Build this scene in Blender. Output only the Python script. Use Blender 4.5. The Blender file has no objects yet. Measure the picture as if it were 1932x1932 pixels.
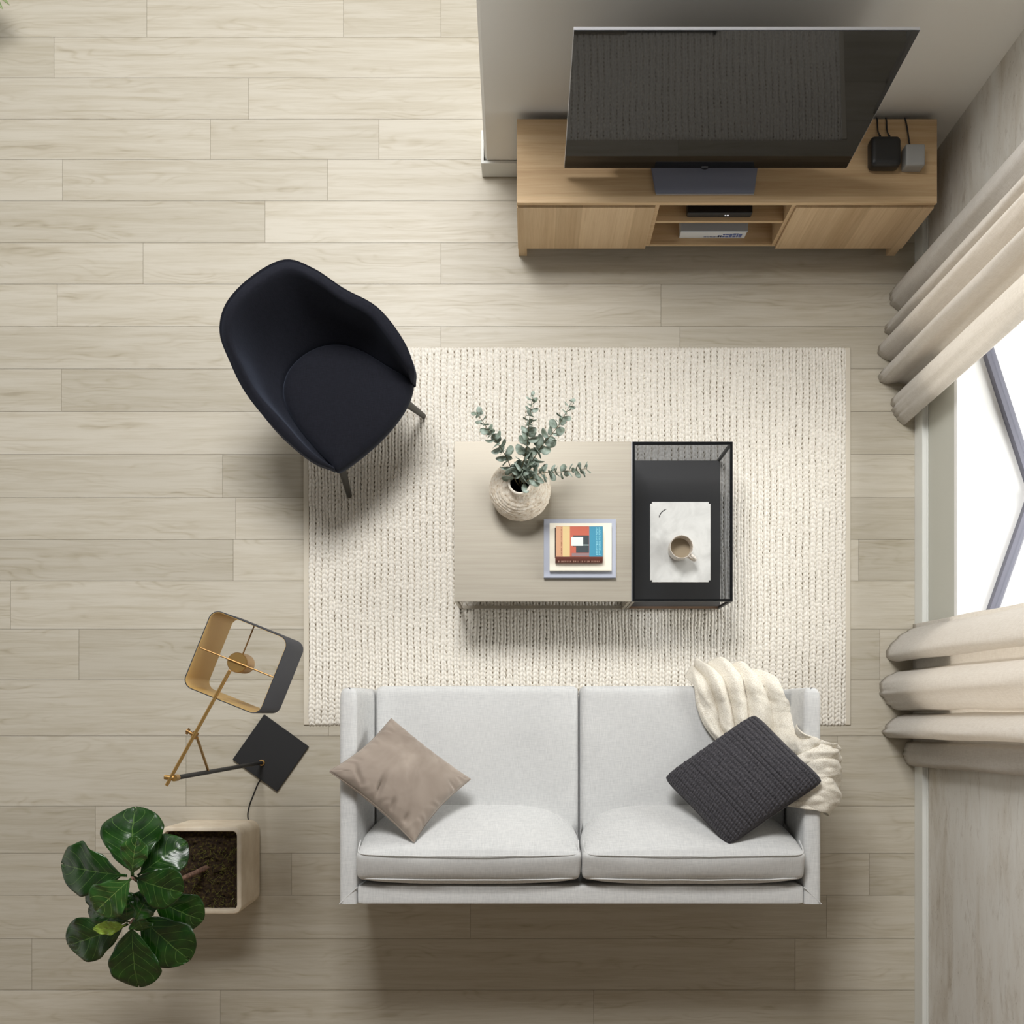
import bpy, bmesh, math, random
import numpy as np
from mathutils import Vector, Matrix, noise
random.seed(7)
C = bpy.context.scene.collection
SC = bpy.context.scene
PI = math.pi
CH = 5.2            # camera height
FP = 2075.0         # focal length in pixels of the 1932 frame
# ------------------------------------------------------------------ camera
cd = bpy.data.cameras.new('camera'); cam = bpy.data.objects.new('camera', cd); C.objects.link(cam)
cam.location = (0, 0, CH); cam.rotation_euler = (0, 0, 0)
cd.sensor_width = 36; cd.lens = 36 * FP / 1932
cd.shift_x = -34 / 1932; cd.shift_y = 384 / 1932
cd.clip_start = .05
SC.camera = cam
# ------------------------------------------------------------------ world: pale sky, bright low in the east
w = bpy.data.worlds.new('world'); SC.world = w; w.use_nodes = True
nt = w.node_tree; nt.nodes.clear()
def N(t, **k):
    n = nt.nodes.new(t)
    for a, b in k.items(): setattr(n, a, b)
    return n
tc = N('ShaderNodeTexCoord'); sp = N('ShaderNodeSeparateXYZ'); nt.links.new(tc.outputs['Generated'], sp.inputs[0])
m1 = N('ShaderNodeMapRange', interpolation_type='SMOOTHSTEP'); nt.links.new(sp.outputs['X'], m1.inputs[0])
m1.inputs[1].default_value = .15; m1.inputs[2].default_value = .5
m2 = N('ShaderNodeMapRange', interpolation_type='SMOOTHSTEP'); nt.links.new(sp.outputs['Z'], m2.inputs[0])
m2.inputs[1].default_value = .3; m2.inputs[2].default_value = .6; m2.inputs[3].default_value = 1; m2.inputs[4].default_value = 0
mu = N('ShaderNodeMath', operation='MULTIPLY'); nt.links.new(m1.outputs[0], mu.inputs[0]); nt.links.new(m2.outputs[0], mu.inputs[1])
ma = N('ShaderNodeMath', operation='MULTIPLY_ADD'); nt.links.new(mu.outputs[0], ma.inputs[0])
ma.inputs[1].default_value = 2.4
ab = N('ShaderNodeMath', operation='ABSOLUTE'); nt.links.new(sp.outputs['Z'], ab.inputs[0])
m3 = N('ShaderNodeMapRange', interpolation_type='SMOOTHSTEP'); nt.links.new(ab.outputs[0], m3.inputs[0])
m3.inputs[1].default_value = .1; m3.inputs[2].default_value = .65; m3.inputs[3].default_value = .72; m3.inputs[4].default_value = .13
nt.links.new(m3.outputs[0], ma.inputs[2])
bg = N('ShaderNodeBackground'); wc = N('ShaderNodeMix', data_type='RGBA'); nt.links.new(mu.outputs[0], wc.inputs[0]); wc.inputs[6].default_value = (1, .965, .90, 1); wc.inputs[7].default_value = (.97, .985, 1, 1); nt.links.new(wc.outputs[2], bg.inputs[0]); nt.links.new(ma.outputs[0], bg.inputs[1])
wo = N('ShaderNodeOutputWorld'); nt.links.new(bg.outputs[0], wo.inputs[0])
# ------------------------------------------------------------------ skylight north of the seating, daylight outside the window
def area(name, loc, target, sx, sy, power, col):
    l = bpy.data.lights.new(name, 'AREA'); l.shape = 'RECTANGLE'; l.size = sx; l.size_y = sy; l.energy = power; l.color = col
    o = bpy.data.objects.new(name, l); C.objects.link(o); o.location = loc
    o.rotation_euler = (Vector(target) - Vector(loc)).to_track_quat('-Z', 'Y').to_euler(); return o
area('skylight', (-.6, 3.35, 4.8), (-.4, 1.6, 0), 1.7, 1.4, 255, (1, .993, .98))
area('window_daylight', (3.6, 1.3, 2.2), (0, .8, .3), 1.8, 1.8, 100, (1, .98, .95))
SC.view_settings.view_transform = 'Standard'; SC.view_settings.look = 'None'
SC.view_settings.exposure = 0; SC.view_settings.gamma = 1; SC.view_settings.use_curve_mapping = False

# ------------------------------------------------------------------ helpers
def W(px, py, z):
    d = (CH - z) / FP
    return Vector(((px - 1000) * d, (1350 - py) * d, z))
def lin(r, g, b):
    f = lambda c: ((c / 255 + .055) / 1.055) ** 2.4 if c > 10 else c / 255 / 12.92
    return (f(r), f(g), f(b), 1)
class Mat:
    def __init__(s, name, col=(.5, .5, .5, 1), rough=.6, metal=0, spec=.5):
        s.m = bpy.data.materials.new(name); s.m.use_nodes = True; s.t = s.m.node_tree
        s.b = s.t.nodes['Principled BSDF']; s.out = s.t.nodes['Material Output']
        s.b.inputs['Base Color'].default_value = col; s.b.inputs['Roughness'].default_value = rough
        s.b.inputs['Metallic'].default_value = metal; s.b.inputs['Specular IOR Level'].default_value = spec
    def n(s, t, inp=None, **k):
        x = s.t.nodes.new(t)
        for a, b in k.items(): setattr(x, a, b)
        for a, b in (inp or {}).items():
            if isinstance(b, bpy.types.NodeSocket): s.t.links.new(b, x.inputs[a])
            else: x.inputs[a].default_value = b
        return x
    def obj(s, scale=(1, 1, 1), rot=(0, 0, 0), src='Object'):
        t = s.n('ShaderNodeTexCoord')
        return s.n('ShaderNodeMapping', {'Vector': t.outputs[src], 'Scale': scale, 'Rotation': rot}).outputs[0]
    def noise(s, vec, scale=5, detail=3, rough=.5, dist=0):
        return s.n('ShaderNodeTexNoise', {'Vector': vec, 'Scale': scale, 'Detail': detail, 'Roughness': rough, 'Distortion': dist}).outputs[0]
    def ramp(s, fac, stops):
        r = s.n('ShaderNodeValToRGB', {'Fac': fac}); e = r.color_ramp.elements
        while len(e) < len(stops): e.new(.5)
        for i, (p, c) in enumerate(stops): e[i].position = p; e[i].color = c
        return r.outputs[0]
    def mix(s, fac, a, b, mode='MIX'):
        x = s.t.nodes.new('ShaderNodeMix'); x.data_type = 'RGBA'; x.blend_type = mode
        for i, v in ((0, fac), (6, a), (7, b)):
            if isinstance(v, bpy.types.NodeSocket): s.t.links.new(v, x.inputs[i])
            else: x.inputs[i].default_value = v
        return x.outputs[2]
    def math(s, op, a, b=0, c=0):
        x = s.n('ShaderNodeMath', operation=op)
        for i, v in enumerate((a, b, c)):
            if isinstance(v, bpy.types.NodeSocket): s.t.links.new(v, x.inputs[i])
            else: x.inputs[i].default_value = v
        return x.outputs[0]
    def col(s, sock): s.t.links.new(sock, s.b.inputs['Base Color']); return s
    def bump(s, h, strength=.3, dist=.002):
        x = s.n('ShaderNodeBump', {'Height': h, 'Strength': strength, 'Distance': dist}); s.t.links.new(x.outputs[0], s.b.inputs['Normal']); return s
    def sheen(s, v, tint=(1, 1, 1, 1)):
        s.b.inputs['Sheen Weight'].default_value = v; s.b.inputs['Sheen Tint'].default_value = tint; return s

def mesh_obj(name, me, mat, parent=None, smooth=True):
    for p in me.polygons: p.use_smooth = smooth
    if mat is not None:
        for x in (mat if isinstance(mat, (list, tuple)) else [mat]): me.materials.append(x.m)
    o = bpy.data.objects.new(name, me); C.objects.link(o)
    if parent is not None:
        o.parent = parent
        if '_loc' in parent: o.matrix_parent_inverse = Matrix.Translation(-Vector(parent['_loc']))
    return o
def build(name, bm, mat, parent=None, smooth=True, sharp=None):
    bmesh.ops.recalc_face_normals(bm, faces=bm.faces)
    me = bpy.data.meshes.new(name); bm.to_mesh(me); bm.free()
    o = mesh_obj(name, me, mat, parent, smooth)
    if smooth:
        me.set_sharp_from_angle(angle=math.radians(sharp or 40))
        if len(me.polygons) < 1500:
            md = o.modifiers.new('weighted', 'WEIGHTED_NORMAL'); md.keep_sharp = True
    return o
def pydata(name, vs, fs, mat, parent=None, smooth=True):
    me = bpy.data.meshes.new(name); me.from_pydata([tuple(v) for v in vs], [], fs); me.update()
    return mesh_obj(name, me, mat, parent, smooth)
def tag(o, label, cat, group=None):
    o['label'] = label; o['category'] = cat
    if group: o['group'] = group
    return o
def thing(name, loc, label, cat, group=None):
    o = bpy.data.objects.new(name, None); C.objects.link(o); o.location = loc; o['_loc'] = tuple(loc); o.empty_display_size = .1
    return tag(o, label, cat, group)
def struct(o): o['kind'] = 'structure'; return o
def box(bm, x0, x1, y0, y1, z0, z1, bev=0, seg=2, mi=0):
    r = bmesh.ops.create_cube(bm, size=1)
    for v in r['verts']:
        v.co = Vector((x0 + (v.co.x + .5) * (x1 - x0), y0 + (v.co.y + .5) * (y1 - y0), z0 + (v.co.z + .5) * (z1 - z0)))
    fs = set(f for v in r['verts'] for f in v.link_faces)
    if mi:
        for f in fs: f.material_index = mi
    if bev:
        es = set(e for v in r['verts'] for e in v.link_edges)
        bmesh.ops.bevel(bm, geom=list(es), offset=bev, segments=seg, profile=.5, affect='EDGES')
    return bm
def cat(pts, n):
    """Catmull-Rom through pts, n steps per span"""
    P = [Vector(p) for p in pts]; P = [2 * P[0] - P[1]] + P + [2 * P[-1] - P[-2]]; out = []
    for i in range(1, len(P) - 2):
        for k in range(n):
            t = k / n; a, b, c, d = P[i - 1:i + 3]
            out.append(.5 * (2 * b + (c - a) * t + (2 * a - 5 * b + 4 * c - d) * t * t + (3 * b - a - 3 * c + d) * t ** 3))
    out.append(P[-2]); return out
def tube(bm, pts, r, seg=10, closed=False, caps=True, mi=0):
    pts = [Vector(p) for p in pts]; n = len(pts)
    if not isinstance(r, (list, tuple)): r = [r] * n
    elif len(r) != n: r = [r[0] + (r[-1] - r[0]) * i / (n - 1) for i in range(n)]
    rings = []; up = None
    for i in range(n):
        a = pts[(i - 1) % n] if closed else pts[max(i - 1, 0)]; b = pts[(i + 1) % n] if closed else pts[min(i + 1, n - 1)]
        t = (b - a).normalized()
        if up is None: up = t.orthogonal().normalized()
        else:
            up = (up - t * up.dot(t))
            up = up.normalized() if up.length > 1e-6 else t.orthogonal().normalized()
        s = t.cross(up)
        rings.append([bm.verts.new(pts[i] + (up * math.cos(2 * PI * k / seg) + s * math.sin(2 * PI * k / seg)) * r[i]) for k in range(seg)])
    m = n if closed else n - 1
    for i in range(m):
        A, B = rings[i], rings[(i + 1) % n]
        for k in range(seg):
            f = bm.faces.new((A[k], A[(k + 1) % seg], B[(k + 1) % seg], B[k])); f.material_index = mi
    if caps and not closed:
        bm.faces.new(rings[0][::-1]).material_index = mi; bm.faces.new(rings[-1]).material_index = mi
    return bm
def lathe(bm, prof, center, seg=64, fn=None):
    cx, cy = center; rings = []
    for (r, z) in prof:
        ring = []
        for k in range(seg):
            a = 2 * PI * k / seg; rr = r + (fn(a, r, z) if fn else 0)
            ring.append(bm.verts.new((cx + rr * math.cos(a), cy + rr * math.sin(a), z)))
        rings.append(ring)
    for A, B in zip(rings, rings[1:]):
        for k in range(seg): bm.faces.new((A[k], A[(k + 1) % seg], B[(k + 1) % seg], B[k]))
    return bm, rings
def puff(hx, hy, hz, r, n=(16, 16, 6), bulge=(0, 0, 0), corner=0, wr=0, seed=0):
    """upholstered box: rounded edges, bulging faces; returns verts, faces in local coords"""
    bm = bmesh.new(); nx, ny, nz = n
    def face(o, du, dv, nu, nv):
        g = [[bm.verts.new(o + du * (i / nu) + dv * (j / nv)) for j in range(nv + 1)] for i in range(nu + 1)]
        for i in range(nu):
            for j in range(nv): bm.faces.new((g[i][j], g[i + 1][j], g[i + 1][j + 1], g[i][j + 1]))
    X, Y, Z = Vector((2, 0, 0)), Vector((0, 2, 0)), Vector((0, 0, 2)); o = Vector((-1, -1, -1))
    face(o, X, Y, nx, ny); face(o + Z, X, Y, nx, ny); face(o, X, Z, nx, nz); face(o + Y, X, Z, nx, nz); face(o, Y, Z, ny, nz); face(o + X, Y, Z, ny, nz)
    bmesh.ops.remove_doubles(bm, verts=bm.verts, dist=1e-4)
    h = (hx, hy, hz)
    for v in bm.verts:
        # denser near edges
        p = Vector(math.sin(c * PI / 2) * .6 + c * .4 for c in v.co)
        q = Vector(p[i] * h[i] for i in range(3))
        if corner:   # round plan corners
            cx = max(abs(q.x) - (hx - corner), 0); cy = max(abs(q.y) - (hy - corner), 0); L = math.hypot(cx, cy)
            if L > corner:
                q.x = math.copysign(hx - corner + cx * corner / L, q.x) ; q.y = math.copysign(hy - corner + cy * corner / L, q.y)
        inn = Vector(max(-h[i] + r, min(h[i] - r, q[i])) for i in range(3)); d = q - inn
        if d.length > 1e-9: q = inn + d.normalized() * min(r, max(d.length, r if sum(abs(abs(p[i]) - 1) < 1e-5 for i in range(3)) else d.length))
        fx, fy, fz = (1 - min(1, abs(p[i])) ** 2 for i in range(3))
        q.z += math.copysign(bulge[2] * fx ** .7 * fy ** .7, p.z) * abs(p.z)
        q.x += math.copysign(bulge[0] * fy ** .7 * fz ** .7, p.x) * abs(p.x)
        q.y += math.copysign(bulge[1] * fx ** .7 * fz ** .7, p.y) * abs(p.y)
        if wr: q += Vector((0, 0, 1)) * wr * noise.noise(Vector((q.x * 6 + seed, q.y * 6, q.z * 6)))
        v.co = q
    return bm
def xf(bm, mat4): bmesh.ops.transform(bm, matrix=mat4, verts=bm.verts); return bm

# ------------------------------------------------------------------ materials
def m_floor():
    m = Mat('washed oak planks', rough=.42, spec=.35)
    at = m.n('ShaderNodeAttribute', attribute_name='plank'); tx = m.n('ShaderNodeTexCoord')
    sep = m.n('ShaderNodeSeparateXYZ', {'Vector': at.outputs['Vector']})
    off = m.n('ShaderNodeVectorMath', {0: at.outputs['Vector'], 1: (17.0, 9.0, 5.0)}, operation='MULTIPLY')
    v0 = m.n('ShaderNodeVectorMath', {0: tx.outputs['Object'], 1: off.outputs[0]}, operation='ADD').outputs[0]
    # wavy cathedral grain
    low = m.n('ShaderNodeTexNoise', {'Vector': m.n('ShaderNodeMapping', {'Vector': v0, 'Scale': (1.3, 5, 1)}).outputs[0], 'Scale': 1.6, 'Detail': 2})
    yy = m.n('ShaderNodeSeparateXYZ', {'Vector': v0})
    wv = m.math('ADD', m.math('MULTIPLY', yy.outputs[1], 170), m.math('MULTIPLY', low.outputs[0], 60))
    lines = m.math('MULTIPLY_ADD', m.math('SINE', wv), .5, .5)
    fine = m.noise(m.n('ShaderNodeMapping', {'Vector': v0, 'Scale': (7, 260, 1)}).outputs[0], 1, 4, .65)
    streak = m.noise(m.n('ShaderNodeMapping', {'Vector': v0, 'Scale': (1.6, 30, 1)}).outputs[0], 1.0, 5, .65, .6)
    brk = m.noise(m.n('ShaderNodeMapping', {'Vector': v0, 'Scale': (2.2, 14, 1)}).outputs[0], 1, 2)
    mask = m.ramp(brk, [(.45, (0, 0, 0, 1)), (.65, (1, 1, 1, 1))])
    g = m.math('MULTIPLY', m.math('MULTIPLY', m.math('POWER', lines, 3), mask), .22)
    g = m.math('ADD', g, m.math('MULTIPLY', m.math('SUBTRACT', fine, .45), .55))
    g = m.math('ADD', g, m.math('MULTIPLY', m.math('SUBTRACT', streak, .42), 1.15))
    c = m.ramp(g, [(0, lin(205, 198, 183)), (.35, lin(190, 181, 162)), (.8, lin(147, 136, 114))])
    c = m.mix(1, c, m.ramp(sep.outputs[2], [(0, (.84, .835, .82, 1)), (1, (1.0, 1.0, 1.0, 1))]), 'MULTIPLY')
    vo = m.n('ShaderNodeTexVoronoi', {'Vector': m.n('ShaderNodeMapping', {'Vector': v0, 'Scale': (.9, 2.2, 1)}).outputs[0], 'Scale': 1.0})
    k = m.ramp(vo.outputs['Distance'], [(.0, (1, 1, 1, 1)), (.035, (0, 0, 0, 1))])
    c = m.mix(m.math('MULTIPLY', k, .55), c, lin(105, 92, 74))
    m.col(c); m.bump(g, .12, .001)
    r = m.math('MULTIPLY_ADD', fine, .2, .33); m.t.links.new(r, m.b.inputs['Roughness'])
    return m
def m_linen(name, c1, c2, sc=1, b=.25, sheen=.15, rough=.9):
    m = Mat(name, rough=rough, spec=.2)
    a = m.noise(m.obj((30, 420, 30)), sc, 2, .5); b2 = m.noise(m.obj((420, 30, 30)), sc, 2, .5); cc = m.noise(m.obj((3, 3, 3)), 1, 3)
    s = m.math('ADD', m.math('MULTIPLY', a, .5), m.math('MULTIPLY', b2, .5))
    f = m.math('ADD', m.math('MULTIPLY', m.math('SUBTRACT', s, .5), 1.8), m.math('MULTIPLY_ADD', m.math('SUBTRACT', cc, .5), .4, .5))
    m.col(m.ramp(f, [(0, c1), (1, c2)])); m.bump(s, b, .0015); m.sheen(sheen)
    return m
def m_oak(name, axis, c1, c2, c3, stripe=.075):
    """veneered oak, grain along axis 'x' or 'z', staves of slightly different tone across it"""
    m = Mat(name, rough=.5, spec=.3)
    t = m.n('ShaderNodeTexCoord'); s = m.n('ShaderNodeSeparateXYZ', {'Vector': t.outputs['Object']})
    if axis == 'x': sc = (1.5, 45, 45); v = s.outputs[1]
    else: sc = (45, 45, 1.5); v = s.outputs[0]
    st = m.n('ShaderNodeTexWhiteNoise', {'W': m.math('FLOOR', m.math('DIVIDE', v, stripe))}, noise_dimensions='1D').outputs[0]
    mp = m.n('ShaderNodeMapping', {'Vector': t.outputs['Object'], 'Scale': sc})
    ad = m.n('ShaderNodeVectorMath', {0: mp.outputs[0], 1: m.n('ShaderNodeCombineXYZ', {'X': m.math('MULTIPLY', st, 30), 'Z': m.math('MULTIPLY', st, 11)}).outputs[0]}, operation='ADD').outputs[0]
    g = m.noise(ad, 1, 5, .65, .4); fine = m.noise(ad, 5, 3, .6)
    f = m.math('ADD', m.math('MULTIPLY', g, .7), m.math('MULTIPLY', fine, .3))
    c = m.ramp(f, [(.3, c1), (.5, c2), (.72, c3)])
    c = m.mix(1, c, m.ramp(st, [(0, (.82, .79, .75, 1)), (1, (1.04, 1.04, 1.04, 1))]), 'MULTIPLY')
    m.col(c).bump(f, .15, .0008); return m

FLOOR = m_floor()
GAP = Mat('plank joint', lin(134, 122, 104), .9)
GW = Mat('white painted wall', lin(234, 232, 226), .85, spec=.2)
gw = GW.noise(GW.obj((3, 3, 3)), 60, 3); GW.bump(gw, .06, .001)
TRIM = Mat('white painted trim', lin(226, 227, 222), .5, spec=.4)
TRIMY = Mat('grey white panel', lin(196, 196, 186), .6, spec=.3)
WP = Mat('marbled plaster', rough=.8, spec=.2)
v = WP.obj((1, 1, 1))
b1 = WP.noise(WP.obj((3, 2.0, 7)), 1, 5, .62, .4); b2 = WP.noise(WP.obj((16, 5, 22)), 1, 5, .7, .6); b3 = WP.noise(WP.obj((90, 60, 110)), 1, 3, .6)
f1 = WP.ramp(b2, [(.56, (0, 0, 0, 1)), (.72, (1, 1, 1, 1))])
c = WP.ramp(b1, [(.3, lin(202, 195, 183)), (.5, lin(220, 217, 210)), (.7, lin(226, 225, 220))])
c = WP.mix(WP.math('MULTIPLY', f1, .5), c, lin(164, 151, 134))
c = WP.mix(WP.math('MULTIPLY', WP.ramp(b3, [(.62, (0, 0, 0, 1)), (.74, (1, 1, 1, 1))]), WP.math('MULTIPLY', WP.ramp(b1, [(.4, (1, 1, 1, 1)), (.6, (0, 0, 0, 1))]), .6)), c, lin(128, 114, 98))
WP.col(c).bump(b2, .12, .003)
SOFA = m_linen('pale grey linen', lin(190, 191, 191), lin(226, 226, 224))
OAKX = m_oak('oak veneer along the top', 'x', lin(216, 190, 153), lin(206, 177, 138), lin(186, 154, 115), .11)
OAKZ = m_oak('oak veneer on the doors', 'z', lin(226, 202, 167), lin(216, 189, 152), lin(198, 168, 130), .112)
OAKE = m_oak('oak edge', 'x', lin(220, 194, 158), lin(208, 180, 142), lin(190, 158, 120), .3)
SCREEN = Mat('black glass screen', (.004, .004, .004, 1), .03, spec=.4)
BLK = Mat('black plastic', (.008, .008, .009, 1), .4)
BLKM = Mat('black powder coat', (.012, .012, .013, 1), .55)
GRYP = Mat('grey plastic', lin(150, 150, 148), .5)
ALU = Mat('brushed aluminium', lin(196, 197, 202), .35, .8)
STAND = Mat('blue grey metal stand', lin(124, 127, 142), .45, 0)
BRASS = Mat('brushed brass', lin(196, 158, 98), .36, .9)
BRASSIN = Mat('satin brass lining', lin(206, 172, 106), .5, .45)
BRASSD = Mat('dark brass', lin(150, 116, 72), .45, .8)
SHADE = Mat('matt black lampshade', lin(44, 46, 54), .6)
CHAIR = m_linen('midnight wool felt', lin(16, 17, 23), lin(30, 31, 40), 1.4, .3, .14); CHAIR.b.inputs['Sheen Tint'].default_value = (.35, .42, .6, 1)
LEGM = Mat('dark bronze leg', lin(52, 50, 44), .5, .3)
RUGB = Mat('rug binding', lin(214, 206, 190), .95)
RUG = Mat('cream braided wool', rough=.95, spec=.1)
rn = RUG.noise(RUG.obj((120, 60, 1)), 1, 3); r2 = RUG.noise(RUG.obj((1.5, 1.5, 1)), 1, 2); r3 = RUG.noise(RUG.obj((45, 45, 1)), 1, 2)
rc = RUG.ramp(rn, [(.3, lin(224, 218, 207)), (.7, lin(245, 241, 232))])
rc = RUG.mix(RUG.ramp(r3, [(.68, (0, 0, 0, 1)), (.76, (.55, .55, .55, 1))]), rc, lin(158, 146, 126))
RUG.col(rc)
TBL = Mat('taupe metal tabletop', lin(150, 143, 130), .4, .3)
tn = TBL.noise(TBL.obj((3, 120, 1)), 1, 4, .6); TBL.col(TBL.ramp(tn, [(.3, lin(160, 152, 138)), (.7, lin(170, 163, 149))]))
TBL.t.links.new(TBL.math('MULTIPLY_ADD', tn, .15, .36), TBL.b.inputs['Roughness'])
TFR = Mat('taupe metal frame', lin(176, 168, 154), .4, .6)
TDK = Mat('dark shelf lacquer', lin(92, 90, 88), .35)
TDF = Mat('dark metal frame', lin(38, 39, 40), .4, .3)
TIN = Mat('copper brown shelf edge', lin(120, 96, 76), .45, .2)
def m_glass(name, tint, fac):
    m = Mat(name, tint, .02); t = m.n('ShaderNodeBsdfTransparent', {'Color': tint}); g = m.n('ShaderNodeBsdfGlossy', {'Roughness': .02, 'Color': (1, 1, 1, 1)})
    gm = m.n('ShaderNodeNewGeometry'); fr = m.n('ShaderNodeFresnel', {'IOR': 1.5}); x = m.n('ShaderNodeMixShader', {0: m.math('MULTIPLY', m.math('ADD', fr.outputs[0], fac), m.math('SUBTRACT', 1, gm.outputs['Backfacing'])), 1: t.outputs[0], 2: g.outputs[0]})
    m.t.links.new(x.outputs[0], m.out.inputs[0]); return m
SMOKE = m_glass('smoked glass', (.60, .615, .64, 1), .02)
CLEAR = m_glass('window glass', (.97, .98, .98, 1), 0)
WINM = Mat('grey window frame', lin(104, 104, 116), .5, .1)
SILL = Mat('white sill board', lin(245, 245, 243), .5)
CONC = Mat('pale concrete', rough=.7, spec=.25)
cn = CONC.noise(CONC.obj((9, 9, 9)), 1, 4, .6, .8); cn2 = CONC.noise(CONC.obj((200, 200, 200)), 1, 2)
CONC.col(CONC.ramp(cn, [(.3, lin(182, 182, 179)), (.52, lin(200, 200, 197)), (.75, lin(210, 210, 207))])).bump(cn2, .05, .001)
INK = Mat('black ink', lin(24, 24, 26), .6)
CER = Mat('speckled cream ceramic', rough=.35)
cs = CER.noise(CER.obj((260, 260, 260)), 1, 2); CER.col(CER.ramp(cs, [(.34, lin(120, 104, 90)), (.42, lin(216, 208, 198))]))
COF = Mat('milky coffee', lin(158, 144, 122), .25)
VASE = Mat('rough cream stoneware', rough=.9, spec=.15)
vn = VASE.noise(VASE.obj((60, 60, 150)), 1, 4, .7); vn2 = VASE.noise(VASE.obj((160, 160, 300)), 1, 2)
vc = VASE.ramp(vn, [(.29, lin(120, 98, 76)), (.39, lin(220, 204, 182)), (.6, lin(242, 234, 220))])
VASE.col(vc).bump(vn2, .5, .003)
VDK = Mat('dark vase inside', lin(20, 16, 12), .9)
PILT = Mat('taupe velvet', lin(150, 134, 120), .85, spec=.15).sheen(.55, (1, .95, .88, 1))
pn = PILT.noise(PILT.obj((6, 6, 6)), 1, 3, .6, .5); PILT.col(PILT.ramp(pn, [(.3, lin(138, 125, 114)), (.7, lin(168, 155, 143))]))
PILD = Mat('charcoal knit', rough=.95, spec=.1).sheen(.1)
pd = PILD.noise(PILD.obj((160, 160, 160)), 1, 3); PILD.col(PILD.ramp(pd, [(.3, lin(52, 51, 55)), (.7, lin(88, 86, 90))]))
PILDS = Mat('charcoal velvet side', lin(58, 53, 57), .85).sheen(.3)
THROW = Mat('cream woven wool', rough=.95, spec=.1).sheen(.2)
th = THROW.noise(THROW.obj((220, 220, 220)), 1, 3); THROW.col(THROW.ramp(th, [(.3, lin(214, 205, 188)), (.65, lin(246, 241, 229))])).bump(th, .6, .003)
CURT = Mat('natural linen curtain', rough=.9, spec=.1)
ca = CURT.noise(CURT.obj((350, 350, 30)), 1, 2); cb = CURT.noise(CURT.obj((30, 30, 350)), 1, 2); cw = CURT.math('MULTIPLY', CURT.math('ADD', ca, cb), .5)
cc_ = CURT.ramp(cw, [(.35, lin(216, 212, 206)), (.65, lin(241, 239, 235))]); CURT.col(cc_).bump(cw, .3, .0015)
tr = CURT.n('ShaderNodeBsdfTranslucent', {'Color': lin(236, 229, 219)})
mx = CURT.n('ShaderNodeMixShader', {0: .42, 1: CURT.b.outputs[0], 2: tr.outputs[0]}); CURT.t.links.new(mx.outputs[0], CURT.out.inputs[0])
POT = Mat('cream clay pot', rough=.7)
pp = POT.noise(POT.obj((7, 7, 7)), 1, 4, .6); POT.col(POT.ramp(pp, [(.3, lin(210, 194, 170)), (.7, lin(236, 224, 204))]))
SOIL = Mat('mossy potting soil', rough=1)
s1 = SOIL.noise(SOIL.obj((70, 70, 70)), 1, 4, .7); SOIL.col(SOIL.ramp(s1, [(.35, lin(26, 17, 10)), (.55, lin(58, 42, 24)), (.68, lin(92, 88, 34))]))
BARK = Mat('brown bark', rough=.85); bk = BARK.noise(BARK.obj((60, 60, 60)), 1, 3); BARK.col(BARK.ramp(bk, [(.3, lin(84, 62, 50)), (.7, lin(142, 110, 94))]))
def m_leaf(name, dark, light, vein, rough=.28):
    m = Mat(name, rough=rough, spec=.5); uv = m.n('ShaderNodeUVMap', uv_map='leaf'); s = m.n('ShaderNodeSeparateXYZ', {'Vector': uv.outputs[0]})
    av = m.math('ABSOLUTE', s.outputs[1])
    mid = m.math('LESS_THAN', av, .02)
    ph = m.math('FRACT', m.math('SUBTRACT', m.math('MULTIPLY', s.outputs[0], 6.0), m.math('MULTIPLY', m.math('POWER', av, 1.3), 1.9)))
    sv = m.math('LESS_THAN', m.math('ABSOLUTE', m.math('SUBTRACT', ph, .5)), .025)
    vv = m.math('MAXIMUM', mid, m.math('MULTIPLY', sv, m.math('LESS_THAN', av, .85)))
    n1 = m.noise(m.obj((18, 18, 18)), 1, 3)
    c = m.mix(m.math('MULTIPLY', vv, .75), m.ramp(n1, [(.3, dark), (.7, light)]), vein)
    m.col(c); m.bump(m.math('ADD', m.math('MULTIPLY', m.math('ABSOLUTE', m.math('SUBTRACT', ph, .5)), -1), n1), .35, .006); return m
LEAF = m_leaf('glossy dark fig leaf', lin(13, 42, 8), lin(30, 70, 15), lin(84, 116, 54))
LEAFB = m_leaf('fresh green fig leaf', lin(34, 70, 24), lin(54, 96, 38), lin(140, 168, 92))
LEAFY = m_leaf('lime young leaf', lin(120, 150, 50), lin(150, 178, 70), lin(190, 205, 120))
EUC = Mat('grey green eucalyptus leaf', rough=.65, spec=.3)
en = EUC.noise(EUC.obj((35, 35, 35)), 1, 3); EUC.col(EUC.ramp(en, [(.35, lin(112, 124, 108)), (.65, lin(172, 186, 176))]))
EST = Mat('eucalyptus stem', lin(112, 104, 76), .7)

# ------------------------------------------------------------------ floor
rows = [-640, -560, -480, -400, -320, -242, -164, -86, -8, 70, 147, 225, 301, 379, 458, 536, 616, 696, 776.5, 857.5, 939, 1018, 1096, 1187, 1283, 1388.5, 1521, 1610, 1689, 1771, 1868, 1965, 2060, 2160]
butt = {-8: [277, 648, 832], 70: [102, 940], 147: [469], 225: [397, 715], 301: [118, 618], 379: [500], 458: [270, 832], 536: [108, 1247], 616: [832, 1283], 696: [116, 900, 1690],
        776.5: [-60, 700], 857.5: [420, 1500], 939: [445, 1300], 1018: [440, 1620], 1096: [20, 1000], 1187: [149, 1660], 1283: [-30, 620], 1388.5: [351, 1580], 1521: [180, 1700],
        1610: [-40, 550, 1640], 1689: [230, 887, 1560], 1771: [60, 1500], 1868: [416, 1120]}
fv, ff, fc, fm = [], [], [], []
XL, XR = -480, 1727
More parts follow.
